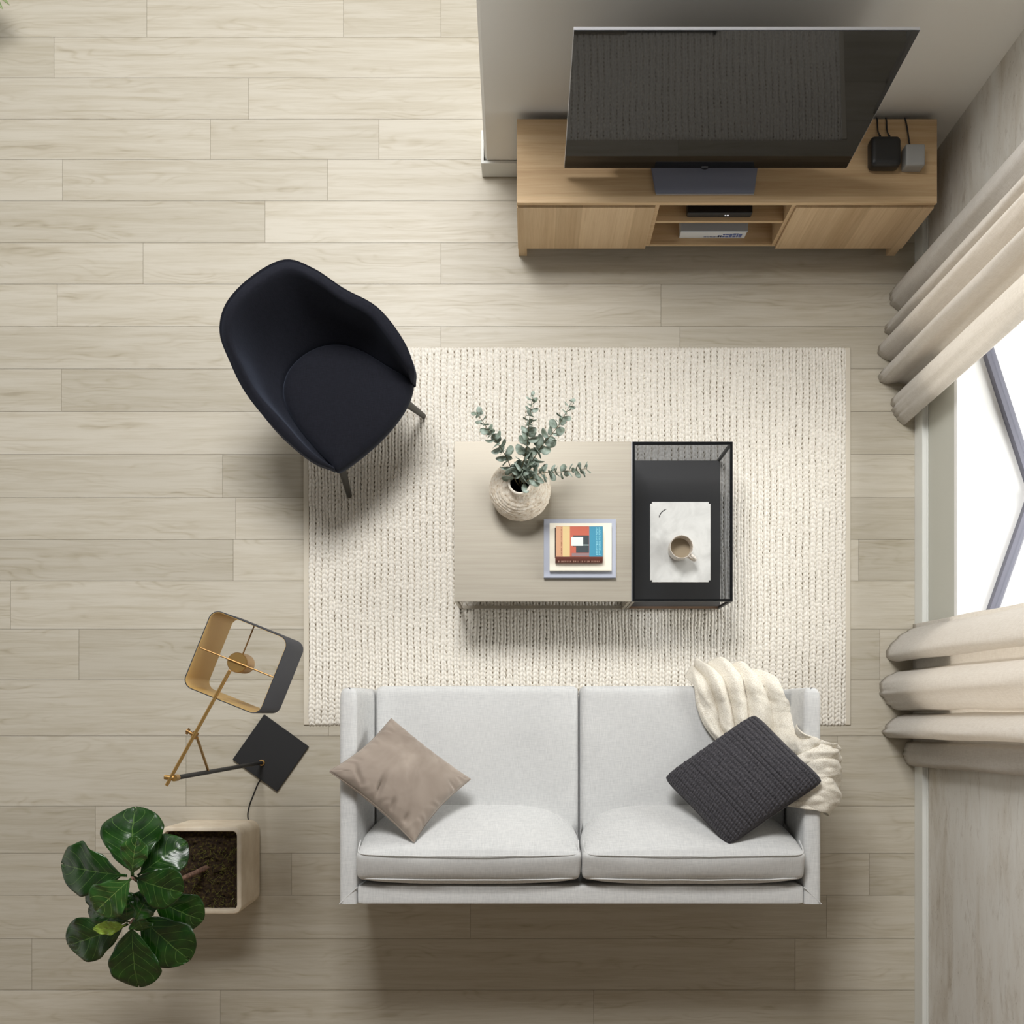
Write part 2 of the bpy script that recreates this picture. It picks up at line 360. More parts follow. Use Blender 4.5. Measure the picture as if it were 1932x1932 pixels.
for i in range(len(rows) - 1):
    ya, yb = rows[i], rows[i + 1]
    js = butt.get(ya)
    if js is None: s0 = random.randint(-300, 300); js = [s0 + 560 * k for k in range(4)]
    js = [XL] + [j for j in js if XL < j < XR - 40] + [XR]
    for a, b in zip(js, js[1:]):
        p0 = W(a, yb, 0); p1 = W(b, ya, 0); g = .0008; k = len(fv)
        fv += [(p0.x + g, p0.y + g, 0), (p1.x - g, p0.y + g, 0), (p1.x - g, p1.y - g, 0), (p0.x + g, p1.y - g, 0)]
        ff.append((k, k + 1, k + 2, k + 3)); r = random.random(); fc += [(random.random(), random.random(), r)] * 4; fm.append(0)
k = len(fv); p0 = W(XL, 2160, 0); p1 = W(XR, -640, 0)
fv += [(p0.x, p0.y, -.002), (p1.x, p0.y, -.002), (p1.x, p1.y, -.002), (p0.x, p1.y, -.002), (p0.x, p0.y, -.1), (p1.x, p0.y, -.1), (p1.x, p1.y, -.1), (p0.x, p1.y, -.1)]
ff += [(k, k + 1, k + 2, k + 3), (k, k + 4, k + 5, k + 1), (k + 1, k + 5, k + 6, k + 2), (k + 2, k + 6, k + 7, k + 3), (k + 3, k + 7, k + 4, k), (k + 7, k + 6, k + 5, k + 4)]
fc += [(0, 0, 0)] * 8; fm += [1] * 6
fl = struct(pydata('floor', fv, ff, [FLOOR, GAP], smooth=False))
at = fl.data.attributes.new('plank', 'FLOAT_VECTOR', 'POINT'); at.data.foreach_set('vector', np.array(fc, dtype=np.float32).ravel())
fl.data.polygons.foreach_set('material_index', fm)

# ------------------------------------------------------------------ walls
WH = 2.3
bm = bmesh.new()   # back wall, with a chamfered free end
pl = [(-.212, 2.575), (-.200, 2.561), (1.842, 2.561), (1.842, 2.70), (-.212, 2.70)]
vb = [bm.verts.new((x, y, 0)) for x, y in pl]; vt = [bm.verts.new((x + (.0 if i not in (0, 1, 4) else .035), y, WH)) for i, (x, y) in enumerate(pl)]
bm.faces.new(vb[::-1]); bm.faces.new(vt)
for i in range(5): bm.faces.new((vb[i], vb[(i + 1) % 5], vt[(i + 1) % 5], vt[i]))
struct(build('wall_back', bm, GW, smooth=False))
bm = bmesh.new(); box(bm, -.216, 1.817, 2.545, 2.5605, .0005, .13, .004)
box(bm, -.226, -.213, 2.545, 2.70, .0005, .13, .003)
struct(build('baseboard_back', bm, TRIM))
bm = bmesh.new(); box(bm, -3.2, 1.93, -1.87, -1.75, 0, 2.7); struct(build('wall_front_unseen', bm, Mat('taupe unseen wall', lin(136, 118, 96), .85), smooth=False))  # unseen wall, added to darken the floor behind the sofa with taupe bounce
WY0, WY1, WZ0, WZ1 = -.06, 1.80, .48, 2.15
bm = bmesh.new()
box(bm, 1.842, 1.93, -1.7495, WY0, 0, WH); box(bm, 1.842, 1.93, WY1, 2.70, 0, WH); box(bm, 1.842, 1.93, WY0, WY1, WZ1, WH)
struct(build('wall_right', bm, WP, smooth=False))
bm = bmesh.new(); box(bm, 1.842, 1.93, WY0, WY1, 0, WZ0 - .03); struct(build('trim_1', bm, TRIMY, smooth=False))
bm = bmesh.new(); box(bm, 1.817, 1.8415, -1.7495, 2.5445, .0005, .105, .004); box(bm, 1.836, 1.8418, -1.7495, 2.5445, .105, .118, .002)
struct(build('baseboard_right', bm, TRIM))
# window: shallow three-cornered bay
wn = thing('window_1', (1.9, .95, .48), '', ''); del wn['label']; del wn['category']; struct(wn)
A, B_, D = Vector((1.945, 1.60, .48)), Vector((2.155, .955, .48)), Vector((1.96, .40, .48))
bm = bmesh.new()
sl = [(1.832, WY0), (2.05, WY0), (2.24, .955), (2.02, WY1), (1.832, WY1)]
lo = [bm.verts.new((x, y, .45)) for x, y in sl]; hi = [bm.verts.new((x, y, .48)) for x, y in sl]
bm.faces.new(lo[::-1]); bm.faces.new(hi)
for i in range(5): bm.faces.new((lo[i], lo[(i + 1) % 5], hi[(i + 1) % 5], hi[i]))
build('window_sill', bm, SILL, wn, smooth=False)
def bar(a, b, wd, h, name, z0=0):
    d = (b - a).normalized(); s = Vector((-d.y, d.x, 0)) * wd / 2; bm = bmesh.new()
    lo = [bm.verts.new(p + Vector((0, 0, z0))) for p in (a - s, b - s, b + s, a + s)]; hi = [bm.verts.new(v.co + Vector((0, 0, h))) for v in lo]
    bm.faces.new(lo[::-1]); bm.faces.new(hi)
    for i in range(4): bm.faces.new((lo[i], lo[(i + 1) % 4], hi[(i + 1) % 4], hi[i]))
    bmesh.ops.bevel(bm, geom=bm.edges[:], offset=.002, segments=1, affect='EDGES')
    return build(name, bm, WINM, wn, smooth=False)
bar(A, B_, .042, .035, 'bottom_rail'); bar(B_, D, .042, .035, 'bottom_rail')
bar(A, B_, .042, .05, 'top_rail', WZ1 - .48 - .05); bar(B_, D, .042, .05, 'top_rail', WZ1 - .48 - .05)
for p in (A, B_, D):
    bm = bmesh.new(); box(bm, p.x - .02, p.x + .02, p.y - .02, p.y + .02, .48, WZ1, .002); build('window_post', bm, WINM, wn)
for a, b in ((A, B_), (B_, D)):
    d = (b - a).normalized(); bm = bmesh.new(); s = Vector((-d.y, d.x, 0)) * .003; a2 = a + d * .02; b2 = b - d * .02
    lo = [bm.verts.new(p + Vector((0, 0, .035))) for p in (a2 - s, b2 - s, b2 + s, a2 + s)]; hi = [bm.verts.new(v.co + Vector((0, 0, WZ1 - .48 - .085))) for v in lo]
    bm.faces.new(lo[::-1]); bm.faces.new(hi)
    for i in range(4): bm.faces.new((lo[i], lo[(i + 1) % 4], hi[(i + 1) % 4], hi[i]))
    build('window_pane', bm, CLEAR, wn, smooth=False)

# ------------------------------------------------------------------ rug (real braided relief)
RX0, RX1, RY0, RY1 = (572 - 1000) / 399 * .997, (1606 - 1000) / 399 * .997, (1350 - 1368) / 399 * .997, (1350 - 655) / 399 * .997
rug = thing('braided_rug', ((RX0 + RX1) / 2, (RY0 + RY1) / 2, 0), 'large cream braided wool rug under the coffee table and sofa front', 'rug')
bw = .024; x0, x1 = RX0 + bw, RX1 - bw
dx = .0024; nx = int((x1 - x0) / dx); ny = int((RY1 - RY0) / dx)
xs = np.linspace(x0, x1, nx); ys = np.linspace(RY0, RY1, ny); X, Y = np.meshgrid(xs, ys, indexing='ij')
rng = np.random.default_rng(3); p = (x1 - x0) / round((x1 - x0) / .0156); nc = int((x1 - x0) / p) + 3
wy = np.array([noise.noise(Vector((i * .07, 3.1, 0))) for i in range(ny)])
Xw = X + .0022 * np.sin(Y * 11 + X * 5) + .0012 * np.sin(Y * 37 + X * 23)
ci = np.clip(np.floor((Xw - x0) / p).astype(int), 0, nc - 1); s = (Xw - x0) / p - ci - .5
q = .0215; br = ci // 2; par = (ci % 2) * 2 - 1
ph = rng.random(nc); fr = 1 + (rng.random(nc) - .5) * .10
base = (Y / q) * fr[br] + ph[br] + .25 * np.sin(Y * 17 + br * 2.1)
lump = np.abs(np.cos(PI * (base + par * s * .55))) ** .55
ridge = np.sqrt(np.clip(1 - (2 * s) ** 2, 0, 1))
outer = np.clip((-par * s * -1) * 2, -1, 1)            # +1 at the seam between braids
gap = np.clip(1 - (0.5 - par * s) / .34, 0, 1)          # seam side
cell = np.floor(base + .5).astype(int); rt = rng.random((nc, 400)); hole = gap * (1 - lump) ** .5 * (.25 + .95 * rt[br, np.mod(cell, 400)]) * (rng.random(nc)[br] * .4 + .75)
h = .0035 + .012 * ridge * (.5 + .5 * lump) - .019 * hole + rng.normal(0, .00035, X.shape)
h = np.clip(h, -.0006, None)
e = np.minimum(Y - RY0, RY1 - Y); h = np.where(e < .009, np.clip(h * np.sqrt(np.clip(e / .009, 0, 1)), .0006, None), h)
loop = np.sqrt(np.clip(1 - (np.mod((Xw - x0) / p, 1) * 2 - 1) ** 2, 0, 1)) * .007 + rng.random(nc)[ci] * .003
Yd = Y + np.where(Y > RY1 - .03, (Y - (RY1 - .03)) / .03 * (loop - .005), 0) - np.where(Y < RY0 + .03, ((RY0 + .03) - Y) / .03 * (loop - .005), 0)
V = np.stack([X, Yd, h], -1).reshape(-1, 3)
I, J = np.meshgrid(np.arange(nx - 1), np.arange(ny - 1), indexing='ij'); k = (I * ny + J).ravel()
F = np.stack([k, k + ny, k + ny + 1, k + 1], -1)
me = bpy.data.meshes.new('braided_pile'); me.vertices.add(len(V)); me.vertices.foreach_set('co', V.ravel().astype(np.float32))
me.loops.add(F.size); me.loops.foreach_set('vertex_index', F.ravel().astype(np.int32)); me.polygons.add(len(F))
me.polygons.foreach_set('loop_start', np.arange(0, F.size, 4, dtype=np.int32)); me.update(calc_edges=True); me.validate()
sm = np.ones(len(me.polygons), dtype=bool); me.polygons.foreach_set('use_smooth', sm); me.materials.append(RUG.m)
o = bpy.data.objects.new('braided_pile', me); C.objects.link(o); o.parent = rug; o.matrix_parent_inverse = Matrix.Translation(-Vector(rug['_loc']))
for a, b in ((RX0, RX0 + bw + .002), (RX1 - bw - .002, RX1)):
    bm = bmesh.new(); box(bm, a, b, RY0, RY1, .0008, .009, .004, 3); build('edge_binding', bm, RUGB, rug)
bm = bmesh.new(); box(bm, x0, x1, RY0 + .008, RY1 - .008, .0003, .0030); build('gap_shade_backing', bm, Mat('grey brown gap shade', lin(112, 102, 86), 1), rug, smooth=False)  # dark sheet under the pile puts shade into the gaps between braids

# ------------------------------------------------------------------ media console
TZ = .54
CX0, CX1, CY0, CY1 = -.056, 1.725, 2.172, 2.528
con = thing('media_console', (.83, 2.35, 0), 'long low oak media console with two doors against the white wall', 'cabinet')
bm = bmesh.new(); box(bm, CX0, CX1, CY0, CY1, TZ - .022, TZ, .0015); build('top', bm, OAKX, con)
dz0, dz1 = .10, TZ - .034
B0, B1 = .535, 1.135
bm = bmesh.new()
box(bm, CX0, CX0 + .018, CY0 + .02, CY1, dz0, TZ - .0225); box(bm, CX1 - .018, CX1, CY0 + .02, CY1, dz0, TZ - .0225)
box(bm, B0 - .0, B0 + .018, CY0 + .004, CY1, dz0, TZ - .0225, .001); box(bm, B1 - .018, B1, CY0 + .004, CY1, dz0, TZ - .0225, .001)
box(bm, CX0 + .0185, CX1 - .0185, CY0 + .02, CY1, dz0, dz0 + .018)
box(bm, B0 + .0185, B1 - .0185, CY1 - .01, CY1, dz0 + .018, TZ - .0225)
build('carcass', bm, OAKE, con, smooth=False)
bm = bmesh.new(); box(bm, B0 + .0185, B1 - .0185, CY0 + .004, CY0 + .0195, dz0, dz0 + .02, .001); build('bottom_edge', bm, OAKE, con)
bm = bmesh.new(); box(bm, B0 + .0185, B1 - .0185, CY0 + .006, CY1 - .0105, .336, .354, .001); build('shelf', bm, OAKX, con)
for a, b in ((CX0, B0 - .0015), (B1 + .0015, CX1)):
    bm = bmesh.new(); box(bm, a, b, CY0 - .006, CY0 + .014, dz0 - .004, dz1, .0015); build('door', bm, OAKZ, con)
for x in (CX0 + .002, CX1 - .042):
    for y in (CY0 + .001, CY1 - .045):
        bm = bmesh.new(); box(bm, x, x + .04, y, y + .04, .0005, dz0 - .0042, .001); build('leg', bm, OAKZ, con)
# TV
tv = thing('television', (.74, 2.3, TZ), 'large flat black television standing on the oak console', 'television')
P = [Vector((.142, 2.280, .62)), Vector((1.319, 2.280, .62)), Vector((1.325, 2.326, 1.467)), Vector((.148, 2.326, 1.467))]
nrm = (P[1] - P[0]).cross(P[3] - P[0]).normalized()
if nrm.y > 0: nrm = -nrm
def slab(pts, n, a, b, mats=None):
    bm = bmesh.new(); lo = [bm.verts.new(p_ + n * a) for p_ in pts]; hi = [bm.verts.new(p_ + n * b) for p_ in pts]
    bm.faces.new(lo[::-1]); bm.faces.new(hi)
    for i in range(len(pts)): bm.faces.new((lo[i], lo[(i + 1) % len(pts)], hi[(i + 1) % len(pts)], hi[i]))
    return bm
bm = slab(P, nrm, -.012, -.001); build('bezel', bm, ALU, tv, smooth=False)
ctr = sum(P, Vector()) / 4; P2 = [ctr + (p_ - ctr) * .997 for p_ in P]
bm = slab(P2, nrm, -.0005, .001); build('screen', bm, SCREEN, tv, smooth=False)
P3 = [ctr + (p_ - ctr) * .7 - Vector((0, 0, .1)) for p_ in P]
bm = slab(P3, nrm, -.045, -.013); bmesh.ops.bevel(bm, geom=bm.edges[:], offset=.01, segments=2, affect='EDGES'); build('rear_housing', bm, BLK, tv)
q0 = P[0].lerp(P[1], .485) + Vector((0, 0, .009)) + nrm * .0012; bm = bmesh.new(); box(bm, q0.x, q0.x + .026, q0.y - .0005, q0.y + .0005, q0.z, q0.z + .006); build('brand_mark', bm, ALU, tv, smooth=False)
bm = bmesh.new()
st = [(.531, 2.208), (.948, 2.208), (.968, 2.36), (.505, 2.36)]
lo = [bm.verts.new((x, y, TZ + .0005)) for x, y in st]; hi = [bm.verts.new((x, y, TZ + .012)) for x, y in st]
bm.faces.new(lo[::-1]); bm.faces.new(hi)
for i in range(4): bm.faces.new((lo[i], lo[(i + 1) % 4], hi[(i + 1) % 4], hi[i]))
bmesh.ops.bevel(bm, geom=bm.edges[:], offset=.0025, segments=2, affect='EDGES'); build('stand_plate', bm, STAND, tv)
bm = bmesh.new(); box(bm, .532, .947, 2.2035, 2.2078, TZ + .0005, TZ + .0105, .001); build('plate_edge_highlight', bm, ALU, tv)  # bright aluminium strip stands in for a highlight along the plate's front
bm = bmesh.new(); tube(bm, [(.738, 2.335, TZ + .01), (.738, 2.335, .70), (.738, 2.325, .80)], .028, 16); build('stand_neck', bm, BLK, tv)
# boxes on the console
r1 = thing('router', (1.489, 2.36, TZ), 'black rounded router with two cables on the right of the console', 'router')
bm = xf(puff(.064, .063, .034, .02, (12, 12, 8), corner=.02), Matrix.Translation((1.489, 2.362, TZ + .0345))); build('body', bm, BLK, r1)
for xa, xb, ya in ((1.474, 1.470, 2.425), (1.513, 1.509, 2.425)):
    bm = bmesh.new(); tube(bm, [(xa, ya - .006, TZ + .03), (xa, ya + .02, TZ + .025)], [.0085, .005], 10); build('plug', bm, BLK, r1)
    bm = bmesh.new(); tube(bm, cat([(xa, ya + .018, TZ + .025), ((xa + xb) / 2, ya + .05, TZ + .006), (xb, ya + .095, TZ + .004), (xb, 2.535, TZ - .006)], 8), .0033, 8); build('cable', bm, BLK, r1)
r2 = thing('grey_media_cube', (1.612, 2.345, TZ), 'small light grey box with one cable beside the black router', 'box')
bm = xf(puff(.041, .045, .031, .007, (10, 10, 6)), Matrix.Translation((1.612, 2.346, TZ + .0315))); build('body', bm, GRYP, r2)
bm = bmesh.new(); tube(bm, cat([(1.607, 2.388, TZ + .02), (1.606, 2.42, TZ + .006), (1.598, 2.48, TZ + .004), (1.59, 2.520, TZ + .004), (1.59, 2.535, TZ - .006)], 8), .0033, 8); build('cable', bm, BLK, r2)
bm = bmesh.new(); tube(bm, [(1.607, 2.384, TZ + .021), (1.6065, 2.402, TZ + .014)], [.006, .004], 10); build('plug', bm, BLK, r2)
s_ = thing('set_top_box', (.83, 2.28, .354), 'slim black set top box on the middle shelf of the console', 'media box')
bm = bmesh.new(); box(bm, .688, .972, 2.192, 2.40, .360, .402, .006, 3); build('body', bm, BLK, s_)
for x in (.70, .94):
    for y in (2.21, 2.37):
        bm = bmesh.new(); tube(bm, [(x, y, .3543), (x, y, .361)], .008, 12); build('foot', bm, BLK, s_)
LED = Mat('status light', (.8, .8, .8, 1), .4); LED.b.inputs['Emission Color'].default_value = (1, 1, 1, 1); LED.b.inputs['Emission Strength'].default_value = .8
bm = bmesh.new()
for x, w_ in ((.853, .004), (.862, .009)): box(bm, x, x + w_, 2.1905, 2.1925, .378, .383)
build('status_light', bm, LED, s_, smooth=False)
bx = thing('white_boxed_set', (.84, 2.3, dz0 + .018), 'white box with blue lettering on the bottom shelf of the console', 'box')
z = dz0 + .0185
PAPW = Mat('white board', lin(222, 224, 226), .6); PAPE = Mat('grey paper', lin(176, 182, 190), .8); BLUE = Mat('blue print', lin(96, 112, 166), .6)
bm = bmesh.new(); box(bm, .688, .990, 2.205, 2.42, z, z + .068, .002); build('body', bm, PAPW, bx)
bm = bmesh.new(); box(bm, .686, .992, 2.203, 2.422, z + .0685, z + .082, .002); build('lid', bm, PAPE, bx)
bm = bmesh.new(); random.seed(5); x = .80
while x < .975:
    w_ = random.uniform(.006, .014) if x > .86 else .004; hh = .018 if x > .86 else .006
    for zz in (0, .021 if x > .88 else 0):
        box(bm, x, x + w_, 2.2036, 2.2052, z + .014 + zz, z + .014 + zz + hh * random.uniform(.5, 1))
    x += w_ + .003
build('lettering', bm, BLUE, bx, smooth=False)

# ------------------------------------------------------------------ coffee table pair
tz = .35
T0, TM, T1, TY0, TY1 = -.334, .451, .895, .503, 1.2085
tb = thing('coffee_table', (.06, .856, 0), 'low taupe metal coffee table holding the vase and the books', 'coffee table')
bm = bmesh.new(); box(bm, T0, TM - .004, TY0, TY1, tz - .014, tz, .0015); build('tabletop', bm, TBL, tb)
bm = bmesh.new(); rr = .007
for y in (TY0, TY1 - .014):
    box(bm, T0 + .0142, TM - .0182, y, y + .014, .018, .030)
for x in (T0, TM - .018): box(bm, x, x + .014, TY0 + .0142, TY1 - .0142, .018, .030)
build('lower_frame', bm, TFR, tb, smooth=False)
for x in (T0, TM - .018):
    for y in (TY0, TY1 - .014):
        bm = bmesh.new(); box(bm, x, x + .014, y, y + .014, .016, tz - .0145, .001); build('leg', bm, TFR, tb)
gt = thing('glass_side_table', (.67, .856, 0), 'low smoked glass topped table joined to the right of the taupe one', 'coffee table')
bm = bmesh.new(); fw = .012
for y in (TY0, TY1 - fw): box(bm, TM, T1, y, y + fw, tz - .016, tz - .002, .001)
for x in (TM, T1 - fw): box(bm, x, x + fw, TY0 + fw, TY1 - fw, tz - .016, tz - .002, .001)
build('top_frame', bm, TDF, gt)
bm = bmesh.new(); box(bm, TM + .002, T1 - .002, TY0 + .002, TY1 - .002, tz - .0018, tz + .0035, .0008); build('glass_top', bm, SMOKE, gt)
bm = bmesh.new(); box(bm, TM + .014, T1 - .002, TY0 + .010, TY1 - .010, .018, .034, .001); build('lower_shelf', bm, TDK, gt)
bm = bmesh.new(); box(bm, TM + .014, T1, TY0, TY0 + .0095, .016, .040, .001); build('shelf_edge', bm, TIN, gt)
for x in (TM, T1 - .012):
    for y in (TY0, TY1 - .012):
        bm = bmesh.new(); box(bm, x, x + .012, y, y + .012, .016, tz - .0162, .001); build('leg', bm, TDF if x > .6 else TFR, gt)
bm = bmesh.new(); box(bm, TM - .0035, TM - .0005, TY0 - .001, TY1 + .001, tz - .015, tz + .001, .0005); build('joining_strip', bm, ALU, tb)

# vase
VX, VY = -.043, .975
va = thing('stoneware_vase', (VX, VY, tz), 'round rough cream vase holding eucalyptus on the taupe coffee table', 'vase')
prof = cat([(.06, tz + .001, 0), (.092, tz + .008, 0), (.122, tz + .05, 0), (.131, tz + .095, 0), (.121, tz + .145, 0), (.088, tz + .19, 0), (.056, tz + .213, 0), (.046, tz + .228, 0), (.047, tz + .243, 0), (.050, tz + .25, 0)], 12)
def vf(a, r, z):
    c_ =   .0016 * math.sin((z + r * .3) * 2 * PI / .0095 + a * 1.0)
    return c_ + .0022 * noise.noise(Vector((math.cos(a) * 9, math.sin(a) * 9, z * 60))) + .0018 * noise.noise(Vector((math.cos(a) * 30, math.sin(a) * 30, z * 160)))
bm = bmesh.new(); bm, rg = lathe(bm, [(p_.x, p_.y) for p_ in prof], (VX, VY), 120, lambda a, r, z: vf(a, r, z) if .052 < r and z > tz + .012 else 0); bm.faces.new(rg[0][::-1])
build('body', bm, VASE, va)
bm = bmesh.new(); bm, rg = lathe(bm, [(.050, tz + .25), (.046, tz + .253), (.041, tz + .249), (.040, tz + .22)], (VX, VY), 48); build('lip', bm, Mat('cream glazed lip', lin(232, 224, 210), .6), va)
bm = bmesh.new(); bm, rg = lathe(bm, [(.040, tz + .222), (.06, tz + .19), (.09, tz + .12), (.07, tz + .02)], (VX, VY), 40); bm.faces.new(rg[-1]); build('inside', bm, VDK, va)
# eucalyptus
def sprig(label, pts, n, r0, r1, seed, tipdark=False, asp=1.0):
    rnd = random.Random(seed); path = cat(pts, 24); root = thing('eucalyptus_sprig', pts[0], label, 'eucalyptus sprig', 'eucalyptus sprigs in the vase')
    bm = bmesh.new(); tube(bm, path, [.0026, .001], 6); build('stem', bm, EST, root)
    L = [0]
    for a, b in zip(path, path[1:]): L.append(L[-1] + (b - a).length)
    bm = bmesh.new(); start = .33
    for i in range(n):
        t = start + (1 - start) * (i / (n - 1)) ** .95; s_ = t * L[-1]; j = min(len(path) - 2, next((k for k in range(len(L)) if L[k] >= s_), len(L) - 1)); j = max(1, j)
        p_ = path[j]; d = (path[min(j + 1, len(path) - 1)] - path[j - 1]).normalized()
        u = d.cross(Vector((0, 0, 1))).normalized(); v_ = d.cross(u)
        base = (i % 2) * PI / 2 * .9 + rnd.uniform(-.5, .5)
        for sgn in (0, PI):
            a = base + sgn; out = (u * math.cos(a) + v_ * math.sin(a) * .7 + d * rnd.uniform(.15, .6)).normalized()
            R = (r0 + (r1 - r0) * t ** 1.4) * rnd.uniform(.8, 1.12)
            side = out.cross(d).normalized()
            side = (side * .8 + Vector((rnd.uniform(-.4, .4), rnd.uniform(-.4, .4), 0))).normalized(); side = (side - out * side.dot(out)).normalized(); up = out.cross(side)
            # alternate: some leaves face the viewer, others edge-on
            tw = rnd.uniform(-.9, .9); side, up = side * math.cos(tw) + up * math.sin(tw), up * math.cos(tw) - side * math.sin(tw)
            c0 = bm.verts.new(p_ + out * (R * 1.0)); ring = []; ring2 = []
            for k in range(14):
                th_ = 2 * PI * k / 14; rx = R * (1 - .12 * math.cos(th_)) * asp
                ring.append(bm.verts.new(p_ + out * (R * 1.02 - R * math.cos(th_)) + side * rx * math.sin(th_) + up * (R * .22 * (math.sin(th_) ** 2))))
                ring2.append(bm.verts.new(p_ + out * (R * 1.02 - R * .5 * math.cos(th_)) + side * rx * .5 * math.sin(th_) + up * (R * .05)))
            for k in range(14):
                bm.faces.new((ring[k], ring[(k + 1) % 14], ring2[(k + 1) % 14], ring2[k])); bm.faces.new((ring2[k], ring2[(k + 1) % 14], c0))
    o = build('foliage', bm, EUC, root); md = o.modifiers.new('thick', 'SOLIDIFY'); md.thickness = .0008
    o['kind'] = 'stuff'
    return root
nk = Vector((VX, VY, tz + .25)); ins = Vector((VX + .01, VY, tz + .1))
sprig('eucalyptus sprig leaning furthest left out of the cream vase', [ins, nk + Vector((-.018, .01, 0)), W(955, 862, .66), W(927, 820, .74), W(899, 777, .80)], 15, .029, .013, 1)
sprig('tallest eucalyptus sprig pointing straight up the middle of the bunch', [ins, nk + Vector((-.002, .018, 0)), W(993, 850, .69), W(998, 800, .78), W(1005, 745, .87)], 16, .031, .012, 2)
sprig('eucalyptus sprig leaning up to the right with a dark bud tip', [ins, nk + Vector((.012, .016, 0)), W(1020, 845, .67), W(1052, 805, .75), W(1080, 756, .82)], 14, .033, .013, 3)
sprig('eucalyptus sprig lying low to the right above the tabletop', [ins, nk + Vector((.02, -.002, 0)), W(1020, 893, .64), W(1062, 890, .66), W(1108, 884, .69)], 18, .027, .016, 4, asp=.7)

# books
b1_ = thing('grey_book', (.215, .745, tz), 'large pale grey blue book at the bottom of the stack on the table', 'book', 'books stacked on the coffee table')
def bookpx(px0, px1, py0, py1, z0, z1, parent, cov, pag, spine='front', cov_t=.002, bev=.001):
    a = W(px0, py1, z1); b = W(px1, py0, z1)
    bm = bmesh.new(); box(bm, a.x, b.x, a.y, b.y, z1 - cov_t, z1, bev); build('cover', bm, cov, parent)
    bm = bmesh.new(); box(bm, a.x, b.x, a.y, b.y, z0, z0 + cov_t, bev); build('back_cover', bm, cov, parent)
    bm = bmesh.new(); box(bm, a.x + .003, b.x - .003, a.y + .004, b.y - .003, z0 + cov_t, z1 - cov_t); build('pages', bm, pag, parent, smooth=False)
    bm = bmesh.new(); box(bm, a.x, b.x, a.y - .0005, a.y + .003, z0, z1, bev); build('spine', bm, cov, parent)
    return a, b
GBK = Mat('grey blue book cloth', lin(172, 177, 192), .55); CBK = Mat('cream book cloth', lin(238, 232, 216), .7); PG = Mat('book pages', lin(226, 220, 204), .9)
bookpx(1026, 1162, 979, 1090, tz + .001, tz + .021, b1_, GBK, PG)
z1_ = tz + .0215
b2_ = thing('cream_book', (.215, .75, z1_), 'plain cream book in the middle of the stack on the table', 'book', 'books stacked on the coffee table')
bookpx(1037, 1154, 987, 1077, z1_, z1_ + .02, b2_, CBK, PG)
z2_ = z1_ + .0205
b3_ = thing('colourful_book', (.21, .76, z2_), 'small orange, yellow and blue book on top of the stack', 'book', 'books stacked on the coffee table')
zt = z2_ + .038
RED = Mat('maroon spine cloth', lin(112, 62, 52), .6); DKR = Mat('dark red brown', lin(54, 24, 18), .7)
a = W(1048.5, 1050.5, zt); b = W(1137.5, 993, zt)
bm = bmesh.new(); box(bm, a.x - .003, b.x, a.y, b.y, z2_, z2_ + .003, .001); build('back_cover', bm, DKR, b3_)
bm = bmesh.new(); box(bm, a.x + .001, b.x - .003, a.y + .004, b.y - .003, z2_ + .003, zt - .003); build('pages', bm, PG, b3_, smooth=False)
bm = bmesh.new(); box(bm, a.x, b.x, a.y, b.y, zt - .003, zt, .0008); cvr = build('cover', bm, DKR, b3_)
sm_ = bmesh.new(); pr = [(0, zt), (-.006, zt - .001), (-.016, zt - .008), (-.022, zt - .019), (-.024, zt - .03), (-.022, z2_), (.004, z2_), (.004, zt)]
L_ = [sm_.verts.new((a.x - .001, a.y + y_, z_)) for y_, z_ in pr]; R_ = [sm_.verts.new((b.x, a.y + y_, z_)) for y_, z_ in pr]
sm_.faces.new(L_); sm_.faces.new(R_[::-1])
for i in range(len(pr)): sm_.faces.new((L_[i], R_[i], R_[(i + 1) % len(pr)], L_[(i + 1) % len(pr)]))
build('spine', sm_, RED, b3_)
def cov(name, u0, u1, v0, v1, col, lift=.0004, rough=.5):
    """printed area, u right 0..1, v down 0..1 on the cover"""
    bm = bmesh.new(); x0_ = a.x + (b.x - a.x) * u0; x1_ = a.x + (b.x - a.x) * u1; y1_ = b.y - (b.y - a.y) * v0; y0_ = b.y - (b.y - a.y) * v1
    box(bm, x0_, x1_, y0_, y1_, zt, zt + lift); return build(name, bm, col if isinstance(col, Mat) else Mat(name + ' print', lin(*col), rough), cvr, smooth=False)
cov('salmon_panel', .005, .15, .005, .995, (204, 152, 116)); cov('sand_panel', .15, .30, .005, .995, (214, 188, 132)); cov('orange_panel', .30, .71, .005, .995, (190, 92, 68)); cov('blue_panel', .71, .995, .005, .995, (52, 140, 170))
cov('doorway_picture', .37, .705, .30, .87, (44, 56, 62), .0007); cov('pale_picture', .33, .58, .35, .64, (222, 230, 226), .0010); cov('grey_band', .34, .71, .88, .985, (140, 116, 118), .0006)
cov('rust_corner', .32, .43, .66, .88, (190, 92, 68), .0009); cov('pale_line', .58, .70, .60, .63, (170, 190, 190), .0009)
rnd = random.Random(11)
def marks(name, u0, u1, col, along, parent_fn, rows_=1):
    bm = bmesh.new(); t = .04
    while t < .95:
        l = rnd.uniform(.015, .035)
        for r_ in range(rows_):
            uu = u0 + (u1 - u0) * (r_ / rows_); ue = uu + (u1 - u0) / rows_ * rnd.uniform(.35, .8)
            x0_ = a.x + (b.x - a.x) * uu; x1_ = a.x + (b.x - a.x) * ue; yy = b.y - (b.y - a.y) * t
            box(bm, x0_, x1_, yy - (b.y - a.y) * l, yy, zt + .0004, zt + .0008)
        t += l + rnd.uniform(.012, .03)
    build(name, bm, col, cvr, smooth=False)
marks('brown_lettering', .112, .137, Mat('brown print', lin(130, 84, 44), .6), 0, None)
